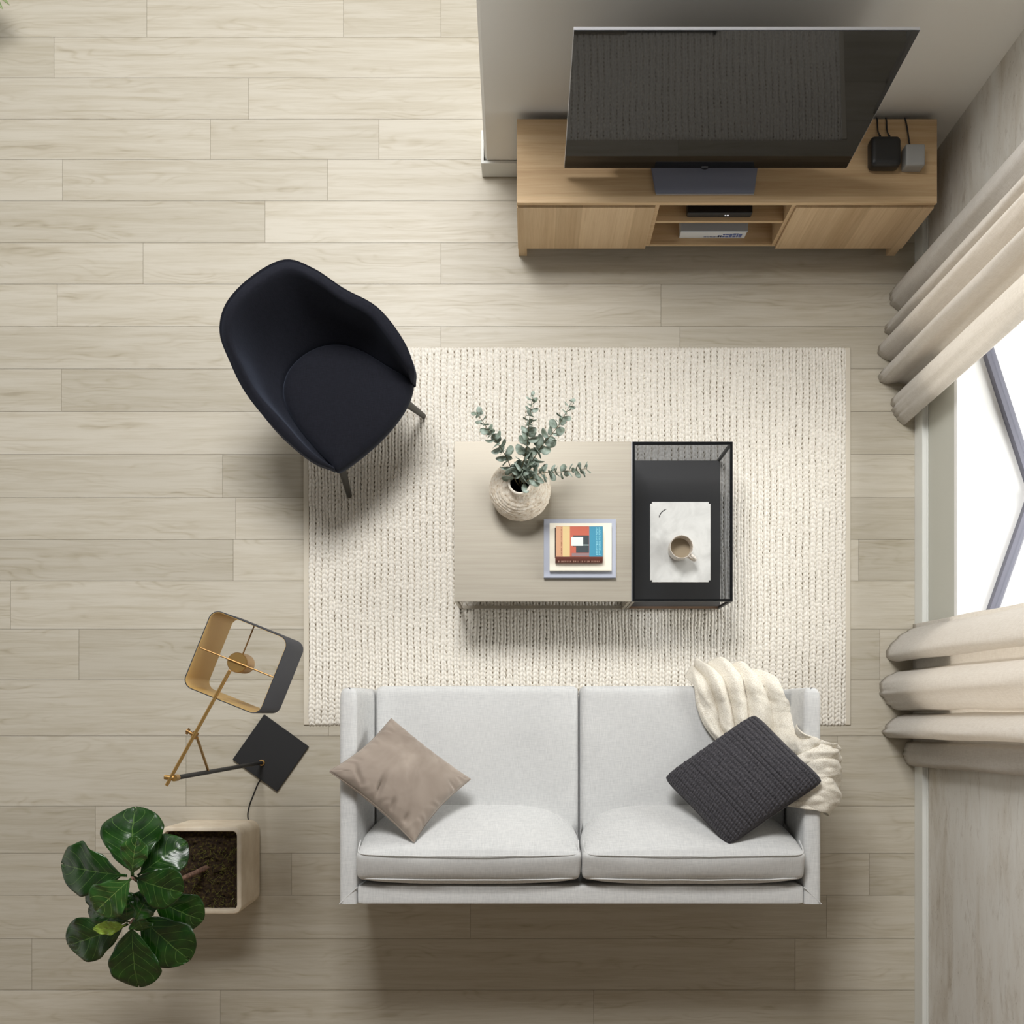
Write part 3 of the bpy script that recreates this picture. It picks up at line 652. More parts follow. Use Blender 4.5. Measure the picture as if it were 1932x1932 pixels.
marks('pale_blue_lettering', .85, .97, Mat('pale blue print', lin(130, 196, 212), .6), 0, None, 2)
bm = bmesh.new(); x = a.x + .01
while x < b.x - .012:
    w_ = rnd.choice([.003, .005, .006])
    n0 = Vector((0, -.0105, -.0052)); 
    p0_ = Vector((x, a.y - .0168, zt - .0075)); p1_ = Vector((x + w_, a.y - .0168, zt - .0075)); dn = Vector((0, -.0058, -.0105)); up_ = Vector((0, -.0006, .0006))
    q_ = [p0_ + up_, p1_ + up_, p1_ + dn * rnd.uniform(.6, .9) + up_, p0_ + dn * .8 + up_]; vs_ = [bm.verts.new(k_) for k_ in q_]; vs2 = [bm.verts.new(k_ - up_ * 2) for k_ in q_]
    bm.faces.new(vs_); bm.faces.new(vs2[::-1])
    for i in range(4): bm.faces.new((vs_[i], vs_[(i + 1) % 4], vs2[(i + 1) % 4], vs2[i]))
    x += w_ + rnd.choice([.002, .003, .007])
build('spine_lettering', bm, Mat('pink print', lin(206, 160, 144), .6), b3_, smooth=False)

# tray and mug
gz = tz + .0038
a_ = W(1227, 1098, gz + .016); b__ = W(1340.5, 947, gz + .016)
tray = thing('concrete_tray', ((a_.x + b__.x) / 2, (a_.y + b__.y) / 2, gz), 'pale grey rectangular concrete slab tray on the smoked glass', 'tray')
bm = bmesh.new(); box(bm, a_.x, b__.x, a_.y, b__.y, gz, gz + .016)
ve = [e for e in bm.edges if abs(e.verts[0].co.z - e.verts[1].co.z) > .01]; bmesh.ops.bevel(bm, geom=ve, offset=.008, segments=4, affect='EDGES')
build('slab', bm, CONC, tray)
arc = [(1243.7, 976.5), (1245, 972), (1248, 967), (1252, 963.5), (1258, 960.5)]; bm = bmesh.new()
tube(bm, cat([W(x, y, gz + .0161) for x, y in arc], 6), [.0006] + [.0014, .0022, .0016, .0024] * 5 + [.0014, .0010, .0008, .0006], 6); 
build('painted_stroke', bm, INK, tray)
RING = Mat('faint grey stain', lin(176, 177, 174), .6)
mx_, my_, mz = .652, .7265, gz + .0163
mug = thing('ceramic_mug', (mx_, my_, mz), 'speckled cream coffee mug standing on the concrete tray', 'mug')
bm = bmesh.new(); bm, rg = lathe(bm, [(.036, mz), (.044, mz + .003), (.048, mz + .012), (.050, mz + .05), (.0505, mz + .092), (.0505, mz + .096), (.0488, mz + .098), (.047, mz + .096), (.0465, mz + .09), (.045, mz + .02), (.02, mz + .01)], (mx_, my_), 56); bm.faces.new(rg[0][::-1]); bm.faces.new(rg[-1])
build('body', bm, CER, mug)
bm = bmesh.new(); bm, rg = lathe(bm, [(.0456, mz + .036), (.02, mz + .0365)], (mx_, my_), 40); bm.faces.new(rg[-1]); build('coffee', bm, COF, mug)
hd = Vector((.78, -.62, 0)).normalized(); c_ = Vector((mx_, my_, mz)); bm = bmesh.new()
tube(bm, cat([c_ + hd * .047 + Vector((0, 0, .08)), c_ + hd * .07 + Vector((0, 0, .083)), c_ + hd * .083 + Vector((0, 0, .06)), c_ + hd * .075 + Vector((0, 0, .03)), c_ + hd * .048 + Vector((0, 0, .02))], 8), .0062, 12); build('handle', bm, CER, mug)

# ------------------------------------------------------------------ armchair
ch = thing('tub_armchair', (-.87, 1.42, 0), 'midnight blue upholstered tub armchair at the left edge of the rug', 'armchair')
rim = [(632, 887, .47), (580, 863, .59), (516, 806, .65), (464, 742, .69), (434, 682, .75), (416, 628, .80), (428, 574, .83), (475, 524, .84), (537, 492, .83), (592, 508, .80), (648, 544, .74), (712, 580, .69), (760, 640, .65), (780, 690, .59), (780, 723, .47)]
seat = [(624, 874), (596, 846), (563, 806), (543, 772), (535, 745), (536, 722), (545, 698), (565, 675), (592, 658), (622, 650), (655, 652), (690, 666), (725, 688), (756, 706), (774, 722)]
cen = W(640, 770, .44); secs = []
for i, (r_, s__) in enumerate(zip(rim, seat)):
    R3 = W(*r_); S3 = W(s__[0], s__[1], .43)
    out = Vector((R3.x - S3.x, R3.y - S3.y, 0))
    o2 = Vector((R3.x - cen.x, R3.y - cen.y, 0)).normalized()
    out = (out.normalized() * .5 + o2).normalized()
    tk = {0: .012, 14: .012, 1: .036, 13: .036}.get(i, .052)
    R3 = R3 - out * tk * .5
    inner = R3 - out * tk * .5
    mid = inner.lerp(S3, .5) + out * .012 + Vector((0, 0, -.035))
    bot = S3 + Vector((0, 0, -.03))
    omid = R3.lerp(S3, .5) + out * (tk * .9) + Vector((0, 0, -.06))
    obot = S3.lerp(cen, .22); obot.z = .355
    secs.append(cat([bot, S3, mid, inner.lerp(S3, .12) + out * .006, inner + out * tk * .15 + Vector((0, 0, .004)), R3 + Vector((0, 0, .010)), R3 + out * tk * .42 + Vector((0, 0, -.002)), R3 + out * tk * .5 + Vector((0, 0, -.022)), omid, obot], 5))
cols = [cat([s_2[k] for s_2 in secs], 6) for k in range(len(secs[0]))]
n_u, n_v = len(cols[0]), len(cols); vs = [cols[v_][u_] for u_ in range(n_u) for v_ in range(n_v)]
fs = [(u_ * n_v + v_, (u_ + 1) * n_v + v_, (u_ + 1) * n_v + v_ + 1, u_ * n_v + v_ + 1) for u_ in range(n_u - 1) for v_ in range(n_v - 1)]
fs += [tuple(range(n_v)), tuple(reversed([(n_u - 1) * n_v + k for k in range(n_v)]))]
bm = bmesh.new(); V_ = [bm.verts.new(v_) for v_ in vs]
for f in fs: bm.faces.new([V_[k] for k in f])
sh_ = build('shell', bm, CHAIR, ch, sharp=100)
outl = [W(x, y, .455) for x, y in seat] + [W(x, y, .455) for x, y in [(769, 750), (748, 786), (715, 824), (676, 858), (645, 880), (633, 884)]]
outl = cat(outl + [outl[0]], 5)[:-1]; cs_ = sum(outl, Vector()) / len(outl)
bm = bmesh.new(); rings = []
for f_, z_ in ((.90, .365), (1.01, .38), (1.03, .41), (1.02, .437), (.98, .452), (.91, .461), (.8, .466), (.6, .471), (.4, .474), (.2, .4755)):
    rings.append([bm.verts.new((cs_.x + (p_.x - cs_.x) * f_, cs_.y + (p_.y - cs_.y) * f_, z_)) for p_ in outl])
for A_, B2 in zip(rings, rings[1:]):
    for k in range(len(outl)): bm.faces.new((A_[k], A_[(k + 1) % len(outl)], B2[(k + 1) % len(outl)], B2[k]))
bm.faces.new(rings[0][::-1]); cv = bm.verts.new((cs_.x, cs_.y, .476))
for k in range(len(outl)): bm.faces.new((rings[-1][k], rings[-1][(k + 1) % len(outl)], cv))
build('seat', bm, CHAIR, ch, sharp=60)
for top, foot in (((-.83, 1.10, .37), (-.852, 1.037, .016)), ((-.56, 1.385, .37), (-.502, 1.412, .016)), ((-1.06, 1.40, .37), (-1.22, 1.40, .0005)), ((-.88, 1.62, .37), (-.87, 1.80, .0005))):
    bm = bmesh.new(); tube(bm, [top, foot], [.019, .0125], 14); build('leg', bm, LEGM, ch)

# ------------------------------------------------------------------ sofa
sf = thing('sofa', (.205, -.33, 0), 'pale grey linen two seat sofa facing the television', 'sofa')
AZ = .72
def placed(hx, hy, hz, c, rx=0, **k): return xf(puff(hx, hy, hz, **k), Matrix.Translation(c) @ Matrix.Rotation(rx, 4, 'X'))
build('base', placed(.965, .425, .11, (.205, -.335, .215), r=.015, n=(20, 12, 4)), SOFA, sf)
def armpoly(xo_, xi_t, xi_b, name):
    bm = bmesh.new(); sgn = 1 if xo_ < xi_t else -1
    prof_ = [(xo_, .11), (xo_, AZ - .02), (xo_ + sgn * .006, AZ - .005), (xo_ + sgn * .02, AZ), (xi_t - sgn * .02, AZ), (xi_t - sgn * .005, AZ - .006), (xi_t, AZ - .02), (xi_b, .44), (xi_b, .11)]
    ys_ = [(.075, 0), (.10, .003), (.112, .012), (.116, .03)]
    rings = []
    for y_ in [-.7685] + [-.7 + .1 * k for k in range(8)] + [.055]:
        rings.append((y_, 0))
    rings += [(.09, .002), (.106, .008), (.115, .02)]
    R_ = []
    cxm = (xo_ + xi_t) / 2
    for y_, ins_ in rings:
        R_.append([bm.verts.new((x_ + (ins_ if x_ < cxm else -ins_), y_, z_ - (ins_ if z_ > .5 else 0))) for x_, z_ in prof_])
    for A_, B2 in zip(R_, R_[1:]):
        for k in range(len(prof_)): bm.faces.new((A_[k], A_[(k + 1) % len(prof_)], B2[(k + 1) % len(prof_)], B2[k]))
    bm.faces.new(R_[0]); bm.faces.new(R_[-1][::-1]); return build(name, bm, SOFA, sf, sharp=50)
armpoly(-.777, -.705, -.672, 'arm'); armpoly(1.1875, 1.1165, 1.107, 'arm')
build('backrest', placed(.911, .0405, .29, (.2055, -.7305, .43), r=.014, n=(30, 5, 10)), SOFA, sf)
# mitred welts at the rear corners of the frame
for x0_, x1_ in ((-.777, -.703), (1.1875, 1.1145)):
    bm = bmesh.new(); tube(bm, [(x0_, -.768, AZ - .0035), (x1_, -.698, AZ + .0015)], .0025, 6); build('corner_seam', bm, SOFA, sf)
for k, (a0, a1) in enumerate(((-.6685, .2105), (.2155, 1.1035))):
    cx = (a0 + a1) / 2; build('seat_cushion', placed((a1 - a0) / 2, .36, .075, (cx, -.232, .38), r=.028, n=(40, 30, 6), bulge=(0, 0, .012), wr=.005, seed=k * 9, corner=.03), SOFA, sf)
    sc_ = [o for o in C.objects if o.name.startswith('seat_cushion')][-1]
    zz = .452; r_ = .03; x0_, x1_, y0_, y1_ = a0 + .006, a1 - .006, -.58, .122
    loop = [(x0_ + .03, y1_, zz - .012), (x1_ - .03, y1_, zz - .012), (x1_ - .006, y1_ - .006, zz - .012), (x1_, y1_ - .03, zz - .012), (x1_, y0_, zz - .012), (x0_, y0_, zz - .012), (x0_, y1_ - .03, zz - .012), (x0_ + .006, y1_ - .006, zz - .012)]
    bm = bmesh.new(); tube(bm, loop, .003, 6, closed=True); build('piping', bm, SOFA, sc_) if False else bm.free()
    # back cushion, leaning back
    bc0, bc1 = (-.700, .2045) if k == 0 else (.2105, 1.108)
    hx = (bc1 - bc0) / 2; hy, hz = .062, .205; tilt = .42
    cc = Vector(((bc0 + bc1) / 2, -.524, .597)); M4 = Matrix.Translation(cc) @ Matrix.Rotation(tilt, 4, 'X')
    bm = puff(hx, hy, hz, .02, (44, 8, 20), (0, .032, .014), 0, .006, seed=k * 5 + 2)
    for v in bm.verts:
        # taper towards the seat and soften the upper corners in plan
        t = (v.co.z / hz); u = abs(v.co.x) / hx
        v.co.x *= 1 - .05 * max(0, -t) ** 1.5
        v.co.y -= (.10 * u ** 5 * (1 - t) / 2 if v.co.y > 0 else .028 * (1 - u ** 6) * max(0, 1 - max(0, t) ** 8) ** .5)
        v.co.x += .004 * noise.noise(v.co * 9 + Vector((k, 0, 0)))
    xf(bm, M4); bco = build('back_cushion', bm, SOFA, sf, sharp=70)
    for s_y in (1, -1):
        pts = []
        xx, zz_ = hx - .008, hz - .004
        yy = s_y * (hy - .006)
        base_ = [(-xx, hz * .45), (-xx, zz_ * .75), (-xx + .006, zz_ - .012), (-xx + .03, zz_ + .002)] + [(-xx + .03 + (2 * xx - .06) * q_ / 14, zz_ + .002 + .013 * (1 - (2 * q_ / 14 - 1) ** 2) ** .7) for q_ in range(1, 14)] + [(xx - .03, zz_ + .002), (xx - .006, zz_ - .012), (xx, zz_ * .75), (xx, hz * .45)]
        for x_, z_ in base_: pts.append(M4 @ Vector((x_ + .0015 * noise.noise(Vector((x_ * 20, k, 0))), yy + .003 * noise.noise(Vector((x_ * 9, k + 5, s_y))) , z_)))
        bm = bmesh.new(); tube(bm, cat(pts, 3), .0032, 6); po = build('piping', bm, SOFA, sf); po.parent = bco; po.matrix_parent_inverse = Matrix.Identity(4)
for x in (-.70, 1.11):
    for y in (-.70, .05):
        bm = bmesh.new(); z0_ = .016 if y > 0 else .0005; tube(bm, [(x, y, .115), (x, y, z0_)], [.022, .016], 14); build('leg', bm, BLKM, sf)

# ------------------------------------------------------------------ cushions
def pillow(name, corners, T, n, mat, label, dent=None, knit=False, pinch=.07, sidemat=None, rnd_=.02):
    TL, TR, BR, BL = [Vector(c) for c in corners]
    nn = (TR - TL).cross(BL - TL).normalized(); nn = nn if nn.z > 0 else -nn
    root = thing(name, (TL + TR + BR + BL) / 4, label, 'cushion')
    us = np.sin(np.linspace(-1, 1, n) * PI / 2) * .5 + np.linspace(-1, 1, n) * .5
    def pt(u, v_):
        e = u * (1 - pinch * (1 - v_ * v_) * abs(u) ** 3); g = v_ * (1 - pinch * (1 - u * u) * abs(v_) ** 3)
        rc = 1 - rnd_ * u ** 6 * v_ ** 6; e *= rc; g *= rc
        a_ = (e + 1) / 2; b_ = (g + 1) / 2
        return TL * (1 - a_) * (1 - b_) + TR * a_ * (1 - b_) + BR * a_ * b_ + BL * (1 - a_) * b_
    W_ = (TR - TL).length; H_ = (BL - TL).length
    verts, faces = [], []
    for side in (1, -1):
        base = len(verts)
        for i, u in enumerate(us):
            for j, v_ in enumerate(us):
                f = max(0, (1 - u ** 2) * (1 - v_ ** 2)) ** .42
                ed = max(0, 1 - max(abs(u), abs(v_)))
                t = T / 2 * f
                w_ = .0035 * noise.noise(Vector((u * 3.2, v_ * 3.2, side * 3 + T * 90))) * f
                edge = max(abs(u), abs(v_)); 
                w_ += .0075 * math.sin((u if abs(v_) > abs(u) else v_) * 26 + noise.noise(Vector((u * 3, v_ * 3, 5))) * 5) * max(0, (edge - .72) / .28) * (1 - edge) * 4 * (.25 if knit else 1)
                if dent and side == 1:
                    for (du, dv, ang, ln, dp) in dent:
                        x_ = (u - du) * math.cos(ang) + (v_ - dv) * math.sin(ang); y_ = -(u - du) * math.sin(ang) + (v_ - dv) * math.cos(ang)
                        w_ -= dp * math.exp(-(x_ / ln) ** 2 - (y_ / .045) ** 2)
                if knit and side == 1:
                    cidx = math.floor((u + 1) * 11.5); sv = (u + 1) * 11.5 - cidx - .5
                    ph_ = (v_ + 1) * 17 + (cidx % 2) * .5
                    w_ += (.011 * math.sqrt(max(0, 1 - (2 * sv) ** 2)) * (.35 + .65 * abs(math.cos(PI * ph_ + sv * 1.6)) ** .7) - .004) * min(1, ed * 30 + .2)
                verts.append(pt(u, v_) + nn * side * (t + w_ * 1.0 + .001))
        for i in range(n - 1):
            for j in range(n - 1):
                q = (base + i * n + j, base + (i + 1) * n + j, base + (i + 1) * n + j + 1, base + i * n + j + 1)
                faces.append(q if side == -1 else q[::-1])
    m_ = n * n
    bd = [i * n for i in range(n)] + [(n - 1) * n + j for j in range(1, n)] + [i * n + n - 1 for i in range(n - 2, -1, -1)] + [j for j in range(n - 2, 0, -1)]
    for a_, b_ in zip(bd, bd[1:] + bd[:1]): faces.append((a_, b_, b_ + m_, a_ + m_))
    bm = bmesh.new(); VV = [bm.verts.new(v_) for v_ in verts]
    for q in faces: 
        f = bm.faces.new([VV[k] for k in q])
        if sidemat and min(q) >= m_: f.material_index = 1
    build('cover', bm, [mat, sidemat] if sidemat else mat, root, sharp=80)
    bm = bmesh.new(); loop = [(verts[a_] + verts[a_ + m_]) / 2 for a_ in bd]
    tube(bm, loop[::2], .0028, 6, closed=True); build('seam', bm, mat, root)
    return root
pillow('velvet_cushion', [W(738, 1354, .60), W(890, 1470, .57), W(781, 1591, .775), W(619, 1455, .80)], .155, 120, PILT, 'taupe velvet cushion leaning in the left corner of the sofa',
       dent=[(-.15, .62, 1.25, .24, .03), (.25, .78, 1.2, .14, .02), (.6, .8, 1.3, .12, .018), (-.6, .72, .7, .2, .014), (.85, -.5, .1, .12, .012)], pinch=.10)
pillow('knitted_cushion', [W(1249, 1467, .57), W(1424, 1344, .60), W(1558, 1474, .80), W(1374, 1599, .775)], .165, 190, PILD, 'charcoal chunky knit cushion at the right end of the sofa', knit=True, pinch=.035, sidemat=PILDS, rnd_=.06)

# ------------------------------------------------------------------ throw
G = [  # rows from the left end (front of the seat) to the right end over the arm; columns from the lower edge to the upper edge
    [(1292, 1283, .40), (1312, 1268, .34), (1345, 1256, .36), (1385, 1262, .40), (1432, 1280, .43)],
    [(1312, 1297, .470), (1330, 1290, .480), (1365, 1284, .482), (1408, 1286, .482), (1466, 1298, .472)],
    [(1316, 1332, .468), (1342, 1328, .476), (1376, 1322, .476), (1425, 1320, .478), (1482, 1324, .470)],
    [(1334, 1375, .468), (1362, 1378, .474), (1398, 1372, .474), (1445, 1362, .480), (1493, 1352, .480)],
    [(1380, 1425, .468), (1405, 1415, .474), (1435, 1405, .478), (1470, 1390, .50), (1508, 1372, .56)],
    [(1440, 1485, .47), (1450, 1462, .48), (1468, 1440, .50), (1495, 1412, .62), (1524, 1384, .69)],
    [(1488, 1516, .66), (1492, 1490, .66), (1498, 1460, .68), (1512, 1428, .71), (1535, 1390, .730)],
    [(1515, 1525, .731), (1518, 1492, .738), (1521, 1465, .736), (1528, 1430, .738), (1548, 1396, .734)],
    [(1553, 1531, .729), (1558, 1497, .736), (1560, 1464, .732), (1564, 1432, .736), (1563, 1402, .728)],
    [(1556, 1536, .64), (1577, 1502, .66), (1574, 1466, .65), (1579, 1430, .66), (1570, 1405, .64)],
    [(1546, 1531, .52), (1568, 1496, .54), (1566, 1464, .53), (1570, 1430, .54), (1560, 1406, .52)]]
nu, nv = 14, 26
cols_ = [[W(*p_) for p_ in r_] for r_ in G]
rowsd = [cat(r_, nv) for r_ in cols_]                      # along width
grid = [cat([rowsd[i][j] for i in range(len(rowsd))], nu) for j in range(len(rowsd[0]))]
nj, ni = len(grid), len(grid[0]); vs = []
for j in range(nj):
    for i in range(ni):
        p_ = grid[j][i]; a_ = grid[min(j + 1, nj - 1)][i] - grid[max(j - 1, 0)][i]; b_ = grid[j][min(i + 1, ni - 1)] - grid[j][max(i - 1, 0)]
        n_ = a_.cross(b_).normalized(); 
        t = i / (ni - 1); s_ = j / (nj - 1)
        n_ = n_ if (n_.z > 0 or (t > .8 and n_.x > 0)) else -n_
        wv = s_ * 4.6 + 1.3 * noise.noise(Vector((s_ * 2.2, t * 3.2, 1))) + .5 * t
        fold = abs(math.sin(PI * wv)) ** .85 * (.6 + .6 * noise.noise(Vector((math.floor(wv) * 1.7, t * 2.5, 9))) + .2)
        amp = .040 * (1 - .55 * math.exp(-((t - 1) / .25) ** 2)) * (1 - .65 * math.exp(-((t - .72) / .1) ** 2))
        fine_ = .010 * (1 - abs(noise.noise(Vector((s_ * 5 + t * 3, t * 5 - s_ * 4, 2)))) * 3) * .5 + .006 * noise.noise(Vector((s_ * 14, t * 22, 4)))
        z_add = amp * fold + fine_ + .004
        vs.append(p_ + n_ * z_add)
fs = [(j * ni + i, j * ni + i + 1, (j + 1) * ni + i + 1, (j + 1) * ni + i) for j in range(nj - 1) for i in range(ni - 1)]
tw = pydata('throw_blanket', vs, fs, THROW); md = tw.modifiers.new('thick', 'SOLIDIFY'); md.thickness = .005; md.offset = 1
tag(tw, 'cream wool throw draped over the seat and right arm of the sofa', 'blanket')

# ------------------------------------------------------------------ floor lamp
lp = thing('floor_lamp', (-1.263, -.218, 0), 'black and brass floor lamp with an open square shade beside the rug', 'floor lamp')
cB = [W(438.5, 1433, .016), W(522.5, 1493.5, .016), W(582, 1408.5, .016), W(498, 1348, .016)]
bm = slab([Vector((p_.x, p_.y, 0)) for p_ in cB], Vector((0, 0, 1)), .0006, .016); bmesh.ops.bevel(bm, geom=bm.edges[:], offset=.0015, segments=2, affect='EDGES'); build('base_plate', bm, BLKM, lp)
px_, py_ = -1.263, -.222
bm = bmesh.new(); bm, rg = lathe(bm, [(.0085, .0165), (.014, .0165), (.0145, .024), (.010, .028)], (px_, py_), 24); bm.faces.new(rg[-1]); bm.faces.new(rg[0][::-1]); build('collar', bm, BRASS, lp)
bm = bmesh.new(); tube(bm, [(px_, py_, .02), (px_, py_, 1.275)], .0088, 16); build('pole', bm, BLKM, lp)
J = Vector((px_ - .012, py_, 1.297))
hubc = Vector((-1.0439, .189, 1.30))
dA = (hubc - J); dA.z = 0; dA.normalize()
bm = bmesh.new(); tube(bm, [J - dA * .03 + Vector((0, 0, 0.002)), hubc - dA * .034 + Vector((0, 0, .012))], .0062, 14); build('arm', bm, BRASS, lp)
bm = bmesh.new(); tube(bm, [(px_, py_, 1.262), (px_, py_, 1.300)], .012, 16); tube(bm, [J + Vector((-.022, .004, 0)), J + Vector((.012, 0, 0))], .0085, 14); build('joint', bm, BRASS, lp)
K = J.lerp(hubc, .37); sd = Vector((-dA.y, dA.x, 0))
bm = bmesh.new(); tube(bm, [K - sd * .008, K + sd * .034], .0062, 12); tube(bm, [K - dA * .012, K + dA * .012], .0105, 14); tube(bm, [K + sd * .028 - dA * .011, K + sd * .028 + dA * .011], .005, 10); build('knob', bm, BRASSD, lp)
bm = bmesh.new(); e0 = Vector((px_ + .004, py_ + .008, .90)); tube(bm, [K + Vector((.004, -.008, -.012)), e0], .0052, 12); build('brace', bm, BRASS, lp)
ang = -math.radians(21.9); hs = .1475; rc_ = .036; zt_, zb_ = 1.30, 1.013
def rsq(h, r, n=8):
    pts = []
    for sx, sy, a0_ in ((1, 1, 0), (-1, 1, PI / 2), (-1, -1, PI), (1, -1, 3 * PI / 2)):
        for k in range(n + 1):
            a_ = a0_ + PI / 2 * k / n; pts.append((sx * (h - r) + r * math.cos(a_), sy * (h - r) + r * math.sin(a_)))
    return pts
def rp(x, y, z): return Vector((hubc.x + x * math.cos(ang) - y * math.sin(ang), hubc.y + x * math.sin(ang) + y * math.cos(ang), z))
def shell_(h, r, th_, mat, name, z0_, z1_):
    o_, i_ = rsq(h, r), rsq(h - th_, r - th_); bm = bmesh.new(); n_ = len(o_)
    ob = [bm.verts.new(rp(x, y, z0_)) for x, y in o_]; ot = [bm.verts.new(rp(x, y, z1_)) for x, y in o_]; ib = [bm.verts.new(rp(x, y, z0_)) for x, y in i_]; it = [bm.verts.new(rp(x, y, z1_)) for x, y in i_]
    for k in range(n_):
        l = (k + 1) % n_
        bm.faces.new((ob[k], ob[l], ot[l], ot[k])); bm.faces.new((ib[l], ib[k], it[k], it[l])); bm.faces.new((ot[k], ot[l], it[l], it[k])); bm.faces.new((ob[l], ob[k], ib[k], ib[l]))
    return build(name, bm, mat, lp, sharp=35)
shell_(hs, rc_, .003, SHADE, 'lamp_shade', zb_, zt_); shell_(hs - .0032, rc_ - .0032, .0012, BRASSIN, 'shade_lining', zb_ + .0005, zt_ - .0005)
bm = bmesh.new(); bm, rg = lathe(bm, [(.030, 1.165), (.035, 1.167), (.036, 1.175), (.036, 1.279), (.0345, 1.2815), (.010, 1.2815)], (hubc.x, hubc.y), 40); bm.faces.new(rg[0][::-1]); bm.faces.new(rg[-1]); build('lamp_holder', bm, BRASS, lp)
bm = bmesh.new(); tube(bm, [rp(-hs + .004, 0, 1.2845), rp(hs - .004, 0, 1.2845)], .0028, 8); build('spoke', bm, BRASSD, lp)
bm = bmesh.new(); tube(bm, [rp(0, .035, 1.25), rp(0, hs - .004, 1.25)], .0026, 8); build('spoke', bm, BRASSD, lp)
bm = bmesh.new(); tube(bm, cat([W(492, 1470, .008), W(486, 1480, .0035), W(478, 1500, .0035), W(470, 1522, .0035), W(468, 1545, .0035), W(480, 1580, .0035)], 8), .003, 8); build('power_cord', bm, BLK, lp)

# ------------------------------------------------------------------ fiddle leaf fig
pt_ = thing('potted_fig', (-1.452, -.683, 0), 'fiddle leaf fig in a square cream pot beside the floor lamp', 'potted plant')
PZ = .355; pxa, pxb, pya, pyb = -1.633, -1.271, -.876, -.490
def rrect(x0_, x1_, y0_, y1_, r, n=6):
    out = []
    for cx_, cy_, a0_ in ((x1_ - r, y1_ - r, 0), (x0_ + r, y1_ - r, PI / 2), (x0_ + r, y0_ + r, PI), (x1_ - r, y0_ + r, 1.5 * PI)):
        for k in range(n + 1): out.append((cx_ + r * math.cos(a0_ + PI / 2 * k / n), cy_ + r * math.sin(a0_ + PI / 2 * k / n)))
    return out
bm = bmesh.new(); R_ = []
for ins_, z_, rr_ in ((.02, .001, .04), (.006, .008, .045), (0, .03, .045), (0, PZ - .012, .035), (.003, PZ - .003, .033), (.008, PZ, .03), (.018, PZ, .022), (.021, PZ - .004, .02), (.022, PZ - .06, .02)):
    R_.append([bm.verts.new((x, y, z_)) for x, y in rrect(pxa + ins_, pxb - ins_, pya + ins_, pyb - ins_, rr_)])
for A_, B2 in zip(R_, R_[1:]):
    for k in range(len(A_)): bm.faces.new((A_[k], A_[(k + 1) % len(A_)], B2[(k + 1) % len(A_)], B2[k]))
bm.faces.new(R_[0][::-1]); bm.faces.new(R_[-1]); build('pot', bm, POT, pt_)
vs, fs = [], []; n_ = 70
for i in range(n_):
    for j in range(n_):
        x = pxa + .0225 + (pxb - pxa - .045) * i / (n_ - 1); y = pya + .0225 + (pyb - pya - .045) * j / (n_ - 1)
        vs.append((x, y, PZ - .045 + .014 * noise.noise(Vector((x * 30, y * 30, 0))) + .012 * noise.noise(Vector((x * 90, y * 90, 2)))))
for i in range(n_ - 1):
    for j in range(n_ - 1): fs.append((i * n_ + j, (i + 1) * n_ + j, (i + 1) * n_ + j + 1, i * n_ + j + 1))
so = pydata('soil', vs, fs, SOIL, pt_)
bm = bmesh.new(); rnd = random.Random(4)
for _ in range(160):
    x = rnd.uniform(pxa + .13, pxb - .03); y = rnd.uniform(pya + .03, pyb - .09); h_ = rnd.uniform(.01, .026); a0_ = rnd.uniform(0, 6.28)
    tube(bm, [(x, y, PZ - .05), (x + .008 * math.cos(a0_), y + .008 * math.sin(a0_), PZ - .05 + h_), (x + .022 * math.cos(a0_), y + .022 * math.sin(a0_), PZ - .052 + h_ * 1.2)], [.0012, .0005], 4)
mo = build('moss', bm, Mat('moss green', lin(104, 104, 44), .9), pt_); mo['kind'] = 'stuff'
c1 = W(249, 1656, 1.12); c2 = W(245, 1742, .98)
tr_ = [W(392, 1636, .30), W(372, 1645, .38), W(345, 1657, .50), W(310, 1672, .66), W(285, 1678, .80)]
bm = bmesh.new(); tube(bm, cat(tr_ + [W(262, 1664, 1.0), c1], 8), [.0125, .005], 12); build('trunk', bm, BARK, pt_)
bm = bmesh.new(); tube(bm, cat([tr_[3], W(280, 1700, .80), c2], 8), [.008, .004], 10); build('branch', bm, BARK, pt_)
def Q(cx_, cy_, z): return W(80 + cx_ / 4.391, 1500 + cy_ / 4.391, z)
